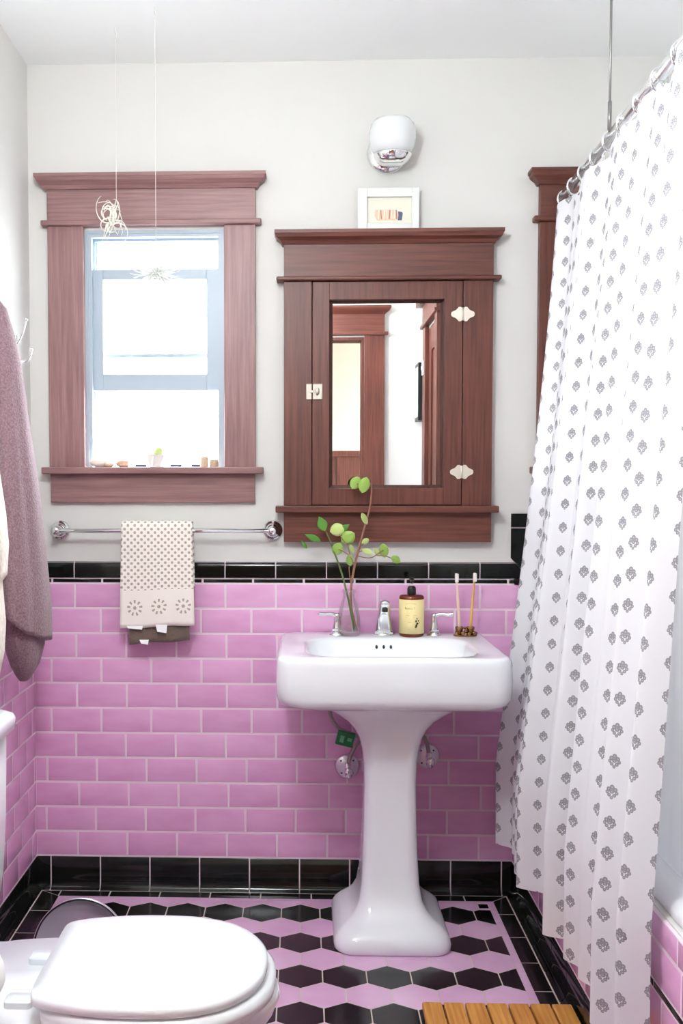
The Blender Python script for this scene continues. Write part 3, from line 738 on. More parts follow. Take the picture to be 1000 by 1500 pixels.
# supply valves and tag
for xx, zz, nm, hose in ((.868, .388, 'left', [(.816, -.10, .655), (.812, -.08, .585), (.820, -.07, .545), (.842, -.068, .516), (.872, -.066, .502), (.898, -.062, .492), (.902, -.06, .480), (.886, -.058, .455), (.873, -.058, .425), (.869, -.058, .400)]),
                         (1.1085, .421, 'right', [(1.075, -.10, .655), (1.070, -.075, .56), (1.078, -.065, .515), (1.094, -.06, .488), (1.104, -.058, .462), (1.1075, -.058, .433)])):
    v = thing('supply_valve', 'chrome water valve with braided hose on the wall to the %s of the sink pedestal' % nm, 'valve', (xx, 0, zz))
    e = MB().lathe([(.036, 0), (.036, -.003), (.033, -.006), (.018, -.009), (.012, -.010)], (xx, -.008, zz), 32, 'y').build('escutcheon', M['steel'], v, smooth=True)
    for a in (.8, 2.4, 4.0, 5.4): MB().ball((xx+.026*math.cos(a), -.0155, zz+.026*math.sin(a)), .0028, .0018, .0028, 8, 5).build('screw', M['steel_dark'], e)
    MB().tube([(xx, -.014, zz), (xx, -.062, zz)], .0085, 14).tube([(xx, -.058, zz-.012), (xx, -.058, zz+.024)], [.010, .0085], 14).build('valve_body', M['chrome'], v, smooth=True)
    MB().ball((xx+.002, -.072, zz-.004), .013, .009, .017).build('valve_handle', M['chrome'], v, smooth=True)
    MB().tube(spline(hose, 6), .0062, 10).build('hose', M['braid'], v, smooth=True)
tg = thing('green_tag', 'small green plastic tag on the hose left of the sink pedestal', 'tag', (.859, -.078, .490))
rt = Matrix.Rotation(math.radians(-15), 4, 'Y')
def tagbox(x0, x1, y0, y1, z0, z1):
    mb = MB().box(x0, x1, y0, y1, z0, z1); cc = Vector((.859, 0, .490)); mb.v = [tuple(cc + (Matrix.Rotation(math.radians(14), 3, 'Y') @ Vector((p[0], p[1], p[2])))) for p in mb.v]; return mb
tagbox(-.026, .026, -.0900, -.0770, -.0215, .0215).build('tag_body', M['green'], tg, bevel=.002)
tagbox(-.016, -.004, -.0906, -.0899, -.012, .008).build('printed_panel', M['greenlight'], tg)
tagbox(.006, .019, -.0906, -.0899, -.004, .006).build('printed_panel', M['greenlight'], tg)

# ------------------------------------------------------------------ things on the sink ledge
ZD = .7975
vs = thing('bud_vase', 'small clear milk bottle on the sink ledge holding two leafy stems', 'vase', (.868, -.088, ZD))
prof = [(.001, 0), (.031, 0), (.034, .004), (.0345, .035), (.033, .058), (.028, .082), (.0215, .102), (.0180, .114), (.0175, .122), (.0205, .1255), (.0210, .131), (.0195, .134),
        (.0165, .133), (.0160, .112), (.0195, .100), (.0255, .082), (.0308, .058), (.0322, .035), (.0315, .010), (.001, .006)]
MB().lathe(prof, (.868, -.088, ZD), 36).build('bottle', M['glass'], vs, smooth=True)
MB().lathe([(.001, .0075), (.0305, .011), (.0312, .035), (.0302, .055), (.001, .055)], (.868, -.088, ZD), 32).build('water', M['water'], vs, smooth=True)
def leaf(mb, c, lx, lz, ang, tilt=.3, yaw=0.0, pointed=False):
    """a blade: oval or pointed, slightly cupped, with thickness"""
    n = 9; top = []; 
    R = Matrix.Rotation(ang, 3, 'Y') @ Matrix.Rotation(tilt, 3, 'X') @ Matrix.Rotation(yaw, 3, 'Z')
    rows_ = []
    for i in range(n+1):
        t = i/n; w = math.sin(PI*min(1, max(0, t)))**(.62 if not pointed else 1.0)
        if pointed: w *= (1.15-.5*t)
        rows_.append([(s*lx*w, .12*lx*(s*s)*w + .10*lz*(t-.5)**2*2, (t-.5)*2*lz) for s in (-1, -.5, 0, .5, 1)])
    vsx = []
    for off in (0, .0007):
        for r_ in rows_:
            for p in r_:
                q = R @ Vector((p[0], p[1]+off, p[2])); vsx.append((c[0]+q.x, c[1]+q.y, c[2]+q.z))
    m_ = 5; N = (n+1)*m_; fs = []
    for i in range(n):
        for j in range(m_-1):
            a = i*m_+j; fs.append((a, a+1, a+m_+1, a+m_)); fs.append((N+a, N+a+m_, N+a+m_+1, N+a+1))
        a = i*m_; fs.append((a, a+m_, N+a+m_, N+a)); a = i*m_+m_-1; fs.append((a, N+a, N+a+m_, a+m_))
    mb.add(vsx, fs)
st1 = thing('leafy_stem', 'tall brown stem with round pale-green leaves in the clear milk bottle', 'plant', (.890, -.085, .81))
main = spline([(.892, -.086, .811), (.876, -.088, .870), (.874, -.088, .935), (.884, -.088, .999), (.898, -.088, 1.059), (.915, -.088, 1.123), (.927, -.088, 1.169), (.933, -.088, 1.218), (.930, -.088, 1.244)], 5)
stw = MB().tube(main, [.0042-.0022*i/(len(main)-1) for i in range(len(main))], 8)
side_st = [[(.876, -.088, .930), (.870, -.090, .975), (.868, -.092, 1.000)], [(.884, -.088, .999), (.872, -.095, 1.03), (.862, -.098, 1.06), (.838, -.10, 1.095)], [(.872, -.095, 1.03), (.850, -.10, 1.045), (.836, -.10, 1.05)],
           [(.894, -.088, 1.04), (.905, -.09, 1.045), (.915, -.09, 1.045)], [(.892, -.088, 1.03), (.93, -.092, 1.025), (.955, -.095, 1.04), (.968, -.096, 1.048)], [(.945, -.093, 1.033), (.975, -.096, 1.03), (1.0, -.098, 1.02)],
           [(.930, -.088, 1.240), (.915, -.09, 1.238), (.890, -.092, 1.24)], [(.894, -.088, 1.04), (.905, -.09, 1.06), (.913, -.09, 1.07)]]
for p in side_st: stw.tube(spline(p, 4), .0014, 6)
stw.build('stem', M['stem_brown'], st1, smooth=True)
for i, (x, z, lx, lz, an, ti, pale) in enumerate([(.886, 1.243, .0165, .0205, .55, .2, 0), (.911, 1.237, .0165, .0245, .25, .15, 0), (.912, 1.139, .0085, .0225, -.45, .5, 1), (.833, 1.107, .0195, .0225, 1.3, .2, 1), (.864, 1.084, .0195, .0240, 1.0, .25, 0),
        (.834, 1.051, .0165, .0215, .45, .3, 0), (.870, 1.017, .0110, .0190, -.15, .4, 0), (.914, 1.073, .0085, .0150, .9, .6, 1), (.920, 1.044, .0090, .0180, 1.9, .5, 1), (.969, 1.046, .0140, .0225, -.2, .25, 0), (1.004, 1.020, .0110, .0185, -.9, .5, 0), (.875, 1.051, .0070, .0170, -.35, .5, 1), (.950, 1.040, .007, .017, -.6, .5, 1)]):
    mb = MB(); leaf(mb, (x, -.092-.004*(i % 3), z), lx, lz, an, ti); mb.build('leaf', M['leafpale'] if pale else M['leaf'], st1, smooth=True)
st2 = thing('leafy_stem', 'short green stem with pointed bright-green leaves leaning left in the milk bottle', 'plant', (.880, -.092, .812))
P = spline([(.884, -.096, .811), (.872, -.094, .875), (.861, -.094, .925), (.845, -.094, .985), (.822, -.094, 1.049), (.806, -.094, 1.089), (.801, -.094, 1.102)], 5)
MB().tube(P, [.0034-.0014*i/(len(P)-1) for i in range(len(P))], 8).build('stem', M['stem_green'], st2, smooth=True)
for (x, z, lx, lz, an, ti) in ((.789, 1.124, .0165, .0245, -.40, .2), (.763, 1.083, .0110, .0300, -1.05-PI/36, .45), (.737, 1.063, .0065, .0170, -.62, .5), (.852, 1.111, .0110, .0220, .95, .4)):
    mb = MB(); leaf(mb, (x, -.095, z), lx, lz, an, ti, 0, True); mb.build('leaf', M['leafdark'], st2, smooth=True)

sb = thing('soap_dispenser', 'amber pump soap bottle with a cream label on the sink ledge', 'soap bottle', (1.050, -.093, ZD))
MB().lathe([(.001, 0), (.0335, 0), (.0358, .003), (.0362, .010), (.0362, .112), (.0350, .117), (.031, .1195), (.013, .121), (.001, .121)], (1.050, -.093, ZD), 40).build('bottle', M['amber'], sb, smooth=True)
lab = MB(); rl = .0366; rr_ = []
for z in (.0095, .1085): rr_.append([(1.050+rl*math.sin(a), -.093-rl*math.cos(a), ZD+z) for a in [(-150+300*i/40)*PI/180 for i in range(41)]])
lab.loft(rr_, False, False, False)
lbo = lab.build('label', M['label'], sb, smooth=True); s = lbo.modifiers.new('thick', 'SOLIDIFY'); s.thickness = .0004; s.offset = -1
def on_label(u, v, h):   # u metres round the bottle from its front, v above the ledge
    a = u/.0366; r_ = .0368+h; return (1.050+r_*math.sin(a), -.093-r_*math.cos(a), ZD+v)
ink = MB(); rnd = random.Random(4)
def stroke(u0, v0, u1, v1, w): 
    dx, dy = u1-u0, v1-v0; l = math.hypot(dx, dy); nx, ny = -dy/l*w/2, dx/l*w/2
    ink.prism([(u0-nx, v0-ny), (u1-nx, v1-ny), (u1+nx, v1+ny), (u0+nx, v0+ny)], on_label, -.0004, .0004)
for i in range(12):   # arched small print
    a = -.9+1.8*i/11; stroke(-.007+.018*math.sin(a), .0985-.006*(1-math.cos(a))+0*i, -.007+.018*math.sin(a)+.0016, .0990-.006*(1-math.cos(a)), .0008)
word = [[(0,0,0,7),(0,7,3,5.5),(3,5.5,0,4),(1,4,3,0)], [(0,0,1.5,4),(1.5,4,3,0),(.6,1.6,2.4,1.6)], [(0,0,0,4),(0,4,1.5,1.5),(1.5,1.5,3,4),(3,4,3,0)], [(0,0,0,5),(0,5,2,4),(2,4,0,2.6),(0,2.6,2.2,1.2),(2.2,1.2,0,0)], [(0,0,0,6),(0,0,2,0)], [(0,0,0,5),(0,5,2,5),(0,2.6,1.6,2.6),(0,0,2,0)], [(1.2,0,1.2,7),(-.4,7,3,7)]]
for i, gl in enumerate(word):
    for (a0, b0, a1, b1) in gl: stroke(-.0225+i*.0044+a0*.0009, .0810+b0*.0009, -.0225+i*.0044+a1*.0009, .0810+b1*.0009, .0006)
for v, ua, ub in ((.0735, -.017, .008), (.0635, -.020, -.010), (.0635, .000, .012), (.058, -.020, .004), (.044, -.014, -.004), (.024, -.012, .010)): stroke(ua, v, ub, v, .0007)
ink.build('small_print', M['ink'], lbo)
sprig = MB()
for (u, v, a_, b_) in ((.0105, .034, .003, .0045), (.0095, .047, .0022, .0035), (.0135, .040, .0035, .0030), (.017, .048, .0022, .0022), (.0125, .054, .0012, .0035), (.0085, .030, .0025, .0025), (.020, .042, .002, .001)):
    sprig.prism([(u+a_*math.cos(k*PI/5), v+b_*math.sin(k*PI/5)) for k in range(10)], on_label, -.0004, .0005)
sprig.build('printed_sprig', M['darkink'], lbo)
pm = MB().lathe([(.0122, 0), (.0128, .003), (.0128, .018), (.0105, .024), (.005, .026)], (1.050, -.093, ZD+.1205), 20).build('pump_collar', M['blackplastic'], sb, smooth=True)
MB().lathe([(.0042, 0), (.0042, .008)], (1.050, -.093, ZD+.146), 14).build('pump_neck', M['whiteplastic'], sb, smooth=True)
ph_ = MB().lathe([(.0045, 0), (.0050, .006), (.0068, .012), (.0072, .017), (.005, .0185), (.001, .0188)], (1.050, -.093, ZD+.1535), 18)
ph_.tube(spline([(1.050, -.093, ZD+.1665), (1.050, -.110, ZD+.1675), (1.050, -.126, ZD+.166), (1.050, -.131, ZD+.160)]), [.0060]*9+[.0045]*16, 10) if False else ph_.tube([(1.050, -.093, ZD+.1660), (1.050, -.112, ZD+.1670), (1.050, -.127, ZD+.1650), (1.050, -.131, ZD+.1600)], [.0069, .005, .0042, .0036], 10)
ph_.build('pump_head', M['blackplastic'], sb, smooth=True)

th = thing('toothbrush_holder', 'small bronze toothbrush stand at the right end of the sink ledge', 'toothbrush holder', (1.206, -.09, ZD))
h = MB()
h.loft([rrect(1.172, 1.240, -.112, -.072, .018, ZD+z, 5) for z in (0, .004)])
h.build('base_plate', M['bronze'], th, bevel=.001)
cups = MB()
for xx in (1.189, 1.2215):
    cups.lathe([(.0110, 0), (.0120, .006), (.0100, .012), (.0118, .018), (.0118, .023), (.0085, .023), (.0080, .004), (.001, .004)], (xx, -.092, ZD+.004), 18)
cups.build('cup', M['bronze'], th, smooth=True)
orn = MB()
for (xx, yy, zz, r_) in ((1.180, -.106, .010, .0075), (1.197, -.108, .011, .0085), (1.206, -.104, .017, .0070), (1.2145, -.109, .009, .0075), (1.230, -.106, .011, .0085), (1.236, -.096, .009, .0065), (1.205, -.094, .026, .0055)): orn.ball((xx, yy, ZD+zz*.9), r_*.8, r_*.65, r_*.75, 12, 8)
orn.build('ornament', M['bronze'], th, smooth=True)
def brush(b, t, mat, label, bm_side):
    B = Vector(b); T = Vector(t); D = T-B
    o = thing('toothbrush', label, 'toothbrush', b)
    r_ = [.0044, .0044, .0041, .0036, .0032, .0028, .0042, .0046, .0030]
    ts = [0, .2, .4, .6, .74, .82, .87, .95, 1]
    pts = [B+D*k for k in ts]
    mb = MB().tube(pts, r_, 10); mb.v = [(p[0], B.y+D.y*((p[2]-B.z)/D.z)+(p[1]-(B.y+D.y*((p[2]-B.z)/D.z)))*.7, p[2]) for p in mb.v]
    mb.build('handle', mat, o, smooth=True)
    c = B+D*.925
    MB().box(c.x-.0050, c.x+.0050, c.y-.0145, c.y-.0030, c.z-.0125, c.z+.0125).build('bristles', M['bristle'], o, bevel=.002)
brush((1.1905, -.092, ZD+.0085), (1.1795, -.086, .980), M['palehandle'], 'pale toothbrush on the left of the bronze stand', 0)
brush((1.2205, -.092, ZD+.0085), (1.2335, -.086, .982), M['bamboo'], 'tan bamboo toothbrush on the right of the bronze stand', 0)

# ------------------------------------------------------------------ window sill things
ZS = 1.291
o = MB(); o.ball((.130, -.020, ZS+.015), .036, .018, .016, 16, 10, .08); tag(o.build('seashell', M['shell'], None, smooth=True), 'white seashell at the left end of the window sill', 'shell')
o = MB(); o.ball((.155, -.034, ZS+.007), .017, .010, .0075, 12, 8, .1); tag(o.build('pebble', M['rockpink'], None, smooth=True), 'small flat stone in front of the white seashell on the sill', 'stone')
o = MB(); o.ball((.196, -.022, ZS+.0115), .023, .014, .0125, 9, 6, .18); tag(o.build('mineral_rock', M['rockpink']), 'pinkish rough rock on the sill between the shell and the potted cactus', 'stone')
cp = thing('potted_cactus', 'tiny yellow-green cactus in a white faceted pot on the window sill', 'plant', (.296, -.02, ZS))
hexr = lambda r_, z, a0=0: [(.296+r_*math.cos(a0+k*PI/3), -.018+r_*.8*math.sin(a0+k*PI/3), ZS+z) for k in range(6)]
MB().loft([hexr(.021, 0), hexr(.034, .038, .35), hexr(.031, .038, .35), hexr(.029, .033, .35)]).build('pot', M['pot'], cp)
MB().loft([hexr(.0285, .032, .35), hexr(.0285, .034, .35)]).build('soil', M['soil'], cp)
MB().ball((.302, -.018, ZS+.046), .013, .012, .015, 12, 9, .1).ball((.294, -.020, ZS+.040), .009, .008, .009, 10, 7, .1).build('cactus', M['cactus'], cp, smooth=True)
for xx, hgt, r_, lb in ((.439, .030, .0125, 'taller of the two small tan cylinders on the window sill'), (.468, .023, .0135, 'shorter of the two small tan cylinders, at the right end of the window sill')):
    tag(MB().lathe([(r_*.92, 0), (r_, .002), (r_*.95, hgt-.002), (r_*.85, hgt)], (xx, -.022, ZS), 20).build('tan_cylinder', M['cork'], None, auto=40), lb, 'ornament')

# ------------------------------------------------------------------ hanging air plants
def curl(mb, c, L, a, e, bend, r0, n=9, twist=0):
    p = Vector(c); d = Vector((math.cos(a)*math.cos(e), math.sin(a)*math.cos(e), math.sin(e))); pts = [p.copy()]
    ax = d.cross(Vector((0,0,1))); ax = ax.normalized() if ax.length > .01 else Vector((1,0,0))
    for i in range(n):
        d = Matrix.Rotation(bend/n, 3, ax) @ d; d = Matrix.Rotation(twist/n, 3, 'Z') @ d; p = p+d*(L/n); pts.append(p.copy())
    mb.tube(pts, [r0*(1-.75*i/n) for i in range(n+1)], 6)
a1 = thing('hanging_air_plant', 'curly air plant in a wire hanger, left of the two hanging before the window', 'plant', (.220, -.246, CEIL))
MB().tube([(.220, -.246, 2.02), (.220, -.246, CEIL-.03)], .0007, 6).build('cord', M['string'], a1)
MB().tube(spline([(.220, -.246, CEIL), (.220, -.246, CEIL-.012), (.224, -.246, CEIL-.022), (.220, -.246, CEIL-.031)], 5), .0012, 6).build('ceiling_hook', M['string'], a1)
wf_ = MB(); apx = (.220, -.246, 2.022); base = [(.236, -.246, 1.962), (.205, -.262, 1.962), (.205, -.230, 1.962)]; bot = (.222, -.246, 1.925)
for p in base: wf_.tube([apx, p], .0011, 6); wf_.tube([p, bot], .0011, 6)
for i in range(3): wf_.tube([base[i], base[(i+1) % 3]], .0011, 6)
wf_.build('wire_hanger', M['string'], a1)
rnd = random.Random(11); fo = MB()
for i in range(22): curl(fo, (.202+rnd.uniform(-.008, .012), -.246+rnd.uniform(-.01, .01), 1.962+rnd.uniform(-.008, .008)), rnd.uniform(.055, .11), rnd.uniform(0, 2*PI), rnd.uniform(-.3, 1.3), rnd.choice([-1, 1, 1])*rnd.uniform(2.4, 5.0), .0021, 16, rnd.uniform(-2, 2))
for i in range(4): curl(fo, (.192+.006*i, -.246, 1.955), .050, rnd.uniform(0, 6), -1.25, .3, .0018, 8)
fo.build('foliage', M['airplant'], a1, smooth=True)
a2 = thing('hanging_air_plant', 'white spiky air plant on a thread, right of the two hanging before the window', 'plant', (.345, -.363, CEIL))
MB().tube([(.345, -.363, 1.80), (.345, -.363, CEIL-.03)], .0007, 6).build('cord', M['string'], a2)
MB().tube(spline([(.345, -.363, CEIL), (.345, -.363, CEIL-.012), (.349, -.363, CEIL-.022), (.345, -.363, CEIL-.031)], 5), .0012, 6).build('ceiling_hook', M['string'], a2)
fo = MB()
for i in range(110):
    el = rnd.choice([rnd.uniform(-.35, .15), rnd.uniform(-.2, 1.4)]); curl(fo, (.345, -.363, 1.795), rnd.uniform(.040, .085) if el < .2 else rnd.uniform(.022, .040), rnd.uniform(0, 2*PI), el, rnd.uniform(-1.2, 1.0), .0024, 7)
fo.ball((.345, -.363, 1.793), .012, .012, .010, 10, 7, .1)
fo.build('foliage', M['airplant_white'], a2, smooth=True)

# ------------------------------------------------------------------ left wall: hook, towel, robe
hk = thing('coat_hook', 'double-pronged chrome coat hook on the left wall beside the mauve towel', 'hook', (XL, -.17, 1.63))
MB().box(XL, XL+.006, -.182, -.158, 1.595, 1.665).build('back_plate', M['chrome'], hk, bevel=.003)
MB().tube(spline([(XL+.004, -.170, 1.640), (XL+.014, -.170, 1.650), (XL+.024, -.170, 1.672), (XL+.031, -.170, 1.695), (XL+.033, -.170, 1.706)], 6), .0038, 10).ball((XL+.0335, -.170, 1.708), .0062).build('upper_prong', M['chrome'], hk, smooth=True)
MB().tube(spline([(XL+.004, -.170, 1.610), (XL+.016, -.170, 1.592), (XL+.032, -.170, 1.590), (XL+.044, -.170, 1.603), (XL+.047, -.170, 1.620)], 6), .0038, 10).ball((XL+.047, -.170, 1.623), .006).build('lower_prong', M['chrome'], hk, smooth=True)

def hung(mb, prof, n=44, seed=0, rip=.10):
    """prof: (z, xc, yc, rx, ry); one continuous folded skin"""
    rnd = random.Random(seed); ph = [rnd.uniform(0, 6.28) for _ in range(4)]; rings = []
    for (z, xc, yc, rx, ry) in prof:
        k = min(1, (prof[0][0]-z)/.5)
        rings.append([(xc+rx*(1+rip*k*math.sin(5*a+ph[0]+z*1.5)+rip*.6*k*math.sin(9*a+ph[1]-z))*math.cos(a), yc+ry*(1+rip*k*math.sin(4*a+ph[2]+z)+rip*.5*k*math.sin(11*a+ph[3]))*math.sin(a), z) for a in [2*PI*j/n for j in range(n)]])
    mb.loft(rings)
def dense(prof, n):
    out = []
    for i in range(len(prof)-1):
        for j in range(n): out.append(tuple(prof[i][k]+(prof[i+1][k]-prof[i][k])*j/n for k in range(5)))
    out.append(prof[-1]); return out
def slope_cut(o, mb_pts=None): pass
pt = thing('bath_towel', 'mauve terry bath towel hanging on the left wall beside the window', 'towel', (XL, -.40, 1.72))
def towel_prof(rows_): return dense([(z, (XL+.010+xr)/2, -.40, (xr-XL-.010)/2, ry) for z, xr, ry in rows_], 5)
mb = MB(); hung(mb, towel_prof([(1.722, -.062, .012), (1.70, -.044, .022), (1.64, -.028, .04), (1.575, -.012, .055), (1.34, .017, .085), (1.15, .042, .105), (1.02, .058, .12), (.955, .058, .125)]), 48, 2, .06)
# lower edge of the outer layer slants down towards the window
mb.v = [(x, y, z-(max(0, min(1, (1.25-z)/.29)))*max(0, (x+.070))*1.0) for x, y, z in mb.v]
mb.build('outer_layer', M['purple'], pt, smooth=True)
mb = MB(); hung(mb, dense([(z, (xa+xb)/2, -.40, (xb-xa)/2, ry) for z, xa, xb, ry in ((1.05, -.078, .030, .09), (.95, -.076, .042, .11), (.87, -.068, .046, .10), (.81, -.056, .040, .085), (.76, -.042, .028, .06), (.735, -.030, .014, .04), (.718, -.020, .002, .02))], 5), 40, 5, .10)
mb.build('inner_layer', M['purple'], pt, smooth=True)
rb = thing('bathrobe', 'cream fleece robe at the left edge hanging in front of the mauve towel', 'robe', (XL, -.78, 1.5))
def robe_prof(rows_): return dense([(z, (XL+.006+xr)/2, -.78, (xr-XL-.006)/2, ry) for z, xr, ry in rows_], 6)
mb = MB(); hung(mb, robe_prof([(1.62, -.050, .02), (1.45, -.01, .06), (1.27, .038, .10), (1.17, .051, .12), (1.10, .057, .12), (1.03, .052, .12), (1.015, .040, .12), (.92, .047, .125), (.85, .043, .12), (.79, .030, .11), (.775, .01, .10)]), 56, 8, .05)
mb.build('robe_body', M['robe'], rb, smooth=True)
MB().box(XL, XL+.012, -.80, -.76, 1.60, 1.64).build('hanging_loop', M['chrome'], rb)

# ------------------------------------------------------------------ toilet
TY = -1.395
tl = thing('toilet', 'white two-piece toilet against the left wall with its lid closed', 'toilet', (.2, TY, 0))
def outline(pts, z, s=0.0, dx=0):
    """half outline (x, half-width) mirrored about TY, offset outward by s"""
    r1 = []
    P = spline([(x, hwid, 0) for x, hwid in pts], 5)
    up = [(p.x+dx, TY+p.y+s) for p in P]; dn = [(p.x+dx, TY-p.y-s) for p in P[::-1]]
    ring = [(.300+(x-.284)*.925+(s if i > len(up)*.6 and i < len(up)*1.4 else 0), y, z) for i, (x, y) in enumerate(up+dn)]
    return ring
LID = [(.284, .100), (.286, .132), (.296, .146), (.33, .160), (.40, .1745), (.48, .178), (.55, .1715), (.61, .150), (.655, .108), (.680, .058), (.687, .010)]
lid = MB().loft([outline(LID, .4145, -.004), outline(LID, .417, 0), outline(LID, .427, .001), outline(LID, .4315, -.003), outline(LID, .4335, -.010), outline([(x*.86+.068, w*.8) for x, w in LID], .4350, 0), outline([(x*.5+.24, w*.4) for x, w in LID], .4365, 0)])
lo = lid.build('lid', M['seat'], tl, smooth=True)
ST = [(.300, .100), (.302, .134), (.312, .150), (.345, .165), (.41, .179), (.49, .183), (.56, .176), (.62, .155), (.667, .112), (.694, .060), (.701, .010)]
MB().loft([outline(ST, .388, -.006), outline(ST, .392, .001), outline(ST, .405, .002), outline(ST, .4125, -.004)]).build('seat', M['seat'], tl, smooth=True)
for yy in (TY+.078, TY-.078):
    MB().loft([rrect(.246, .292, yy-.017, yy+.017, .007, z, 4) for z in (.386, .396)]+[rrect(.249, .289, yy-.014, yy+.014, .006, .399, 4)]).build('hinge_cap', M['seat'], tl, auto=45)
bw = []
for z, x0, x1, w in ((0, .17, .50, .105), (.02, .165, .505, .110), (.06, .17, .495, .100), (.14, .18, .50, .092), (.20, .175, .54, .105), (.26, .16, .60, .135), (.31, .14, .655, .160), (.345, .12, .683, .174), (.375, .10, .695, .180), (.386, .095, .692, .177)):
    ring = []
    for j in range(48):
        a = 2*PI*j/48; cxm = (x0+x1)/2; rx = (x1-x0)/2
        u, v = math.cos(a), math.sin(a)
        e = 2.0 if u > 0 else 3.2
        ring.append((cxm+rx*math.copysign(abs(u)**(2/e), u), TY+w*math.copysign(abs(v)**(2/e), v), z))
    bw.append(ring)
MB().loft(bw).build('bowl', M['porcelain'], tl, smooth=True)
MB().loft([rrect(-.05, .305, TY-.165, TY+.165, .04, z, 6) for z in (.330, .340, .376)]+[rrect(-.045, .300, TY-.160, TY+.160, .038, .3835, 6), rrect(-.03, .285, TY-.145, TY+.145, .03, .3850, 6)]).build('tank_shelf', M['porcelain'], tl, smooth=True)
tk = [rrect(XL+.014+a, .168-b, TY-.240+c, TY+.240-c, .030, z, 6) for z, a, b, c in ((.386, .02, .045, .06), (.396, .012, .030, .045), (.43, .004, .014, .020), (.50, 0, .006, .008), (.60, 0, .002, .002), (.768, 0, 0, 0))]
MB().loft(tk).build('tank', M['porcelain'], tl, smooth=True)
MB().loft([rrect(XL+.010+a, .183-a, TY-.254+a, TY+.254-a, .032, z, 6) for z, a in ((.768, .008), (.772, .001), (.792, 0), (.800, .004), (.805, .014))]).build('tank_lid', M['porcelain'], tl, smooth=True)
MB().tube([(.167, TY-.15, .71), (.185, TY-.15, .71)], .009, 12).tube([(.182, TY-.15, .71), (.184, TY-.09, .705)], [.006, .0045], 10).build('flush_lever', M['chrome'], tl, smooth=True)
# paper roll on a tank-hung arm
hl = thing('paper_roll_holder', 'chrome arm on the toilet tank that carries the paper roll', 'paper holder', (.15, -1.63, .56))
MB().tube(spline([(.167, -1.655, .60), (.20, -1.668, .60), (.215, -1.668, .56), (.215, -1.668, .50), (.215, -1.655, .492), (.215, -1.535, .492)], 5), .004, 8).build('arm', M['chrome'], hl, smooth=True)
MB().lathe([(.014, 0), (.014, .004), (.001, .005)], (.167, -1.655, .60), 18, 'x').build('mounting_disc', M['chrome'], hl, smooth=True)
pr = thing('toilet_paper_roll', 'roll of white toilet paper at the left edge beside the toilet tank', 'toilet paper', (.215, -1.6, .45))
MB().lathe([(.0225, 0), (.052, 0), (.0535, .003), (.0535, .097), (.052, .10), (.0225, .10)], (.215, -1.645, .4735), 32, 'y', False, False).build('paper', M['paper'], pr, auto=40)
MB().lathe([(.0225, -.0008), (.0225, .1008), (.0205, .1008), (.0205, -.0008), (.0225, -.0008)], (.215, -1.645, .4735), 24, 'y', False, False).build('cardboard_core', M['cardboard'], pr, auto=40)

# ------------------------------------------------------------------ bin
bn = thing('waste_bin', 'round brushed-steel waste bin half hidden behind the white toilet', 'bin', (.264, -1.05, 0))
MB().lathe([(.001, 0), (.098, 0), (.100, .003), (.100, .196), (.1015, .199), (.1015, .203), (.097, .203), (.097, .01), (.001, .01)], (.264, -1.065, 0), 40).build('bin_body', M['steel'], bn, auto=40)
MB().lathe([(.1015, 0), (.1015, .014)], (.264, -1.065, 0), 40).build('foot_ring', M['blackplastic'], bn, smooth=True)
LC = Vector((.264, -.992, .264)); Rm = Matrix.Rotation(math.radians(-14), 3, 'X')
def lidpart(prof, cap=True):
    mb = MB().lathe(prof, (0, 0, 0), 56, 'y', False, cap); mb.v = [tuple(LC+Rm @ Vector(p)) for p in mb.v]; return mb
lidpart([(.098, -.006), (.0995, -.004), (.0995, .004), (.080, .012), (.04, .017), (.001, .018)]).build('lid', M['steel'], bn, smooth=True)
lidpart([(.0945, -.004), (.080, .004), (.050, .009), (.020, .0115), (.001, .012)]).build('lid_lining', M['steel'], bn, smooth=True)
lidpart([(.094, -.003), (.0955, -.006), (.098, -.0065), (.0985, -.004), (.094, -.003)], False).build('lid_rim', M['blackplastic'], bn, smooth=True)
MB().box(.239, .289, -.966, -.950, .185, .215).build('lid_hinge', M['blackplastic'], bn, bevel=.003)

# ------------------------------------------------------------------ bath mat
mt = thing('bath_mat', 'slatted teak bath mat on the tiled floor before the shower curtain', 'bath mat', (1.19, -1.0, 0))
ns = 7; mw = (1.3595-1.010)/ns
for i in range(ns):
    x0 = 1.010+i*mw
    MB().box(x0+.0022, x0+mw-.0022, -1.27, -.738, .014, .032).build('slat', M['teak'], mt, bevel=.003)
for yy in (-.80, -1.0, -1.2): MB().box(1.014, 1.3555, yy-.02, yy+.02, .003, .0145).build('batten', M['teak'], mt, bevel=.002)

# ------------------------------------------------------------------ tub
bt = thing('bathtub', 'white bathtub behind the shower curtain in its tiled alcove', 'bathtub', (1.75, -.78, 0))
def tsec(z, a, b, r): return rrect(XA+.012+a, XR-.002-b, -1.546+a, -.012-a, r, z, 7)
tr = [tsec(.4765, .0, 0, .012), tsec(.480, -.004, 0, .014), tsec(.492, -.002, 0, .016), tsec(.502, .008, .004, .02), tsec(.506, .022, .012, .03), tsec(.505, .052, .04, .06), tsec(.494, .064, .055, .08), tsec(.44, .085, .07, .10), tsec(.25, .12, .10, .12), tsec(.16, .16, .14, .12), tsec(.15, .22, .2, .1)]
MB().loft(tr, cap0=False).build('tub_shell', M['porcelain'], bt, smooth=True)

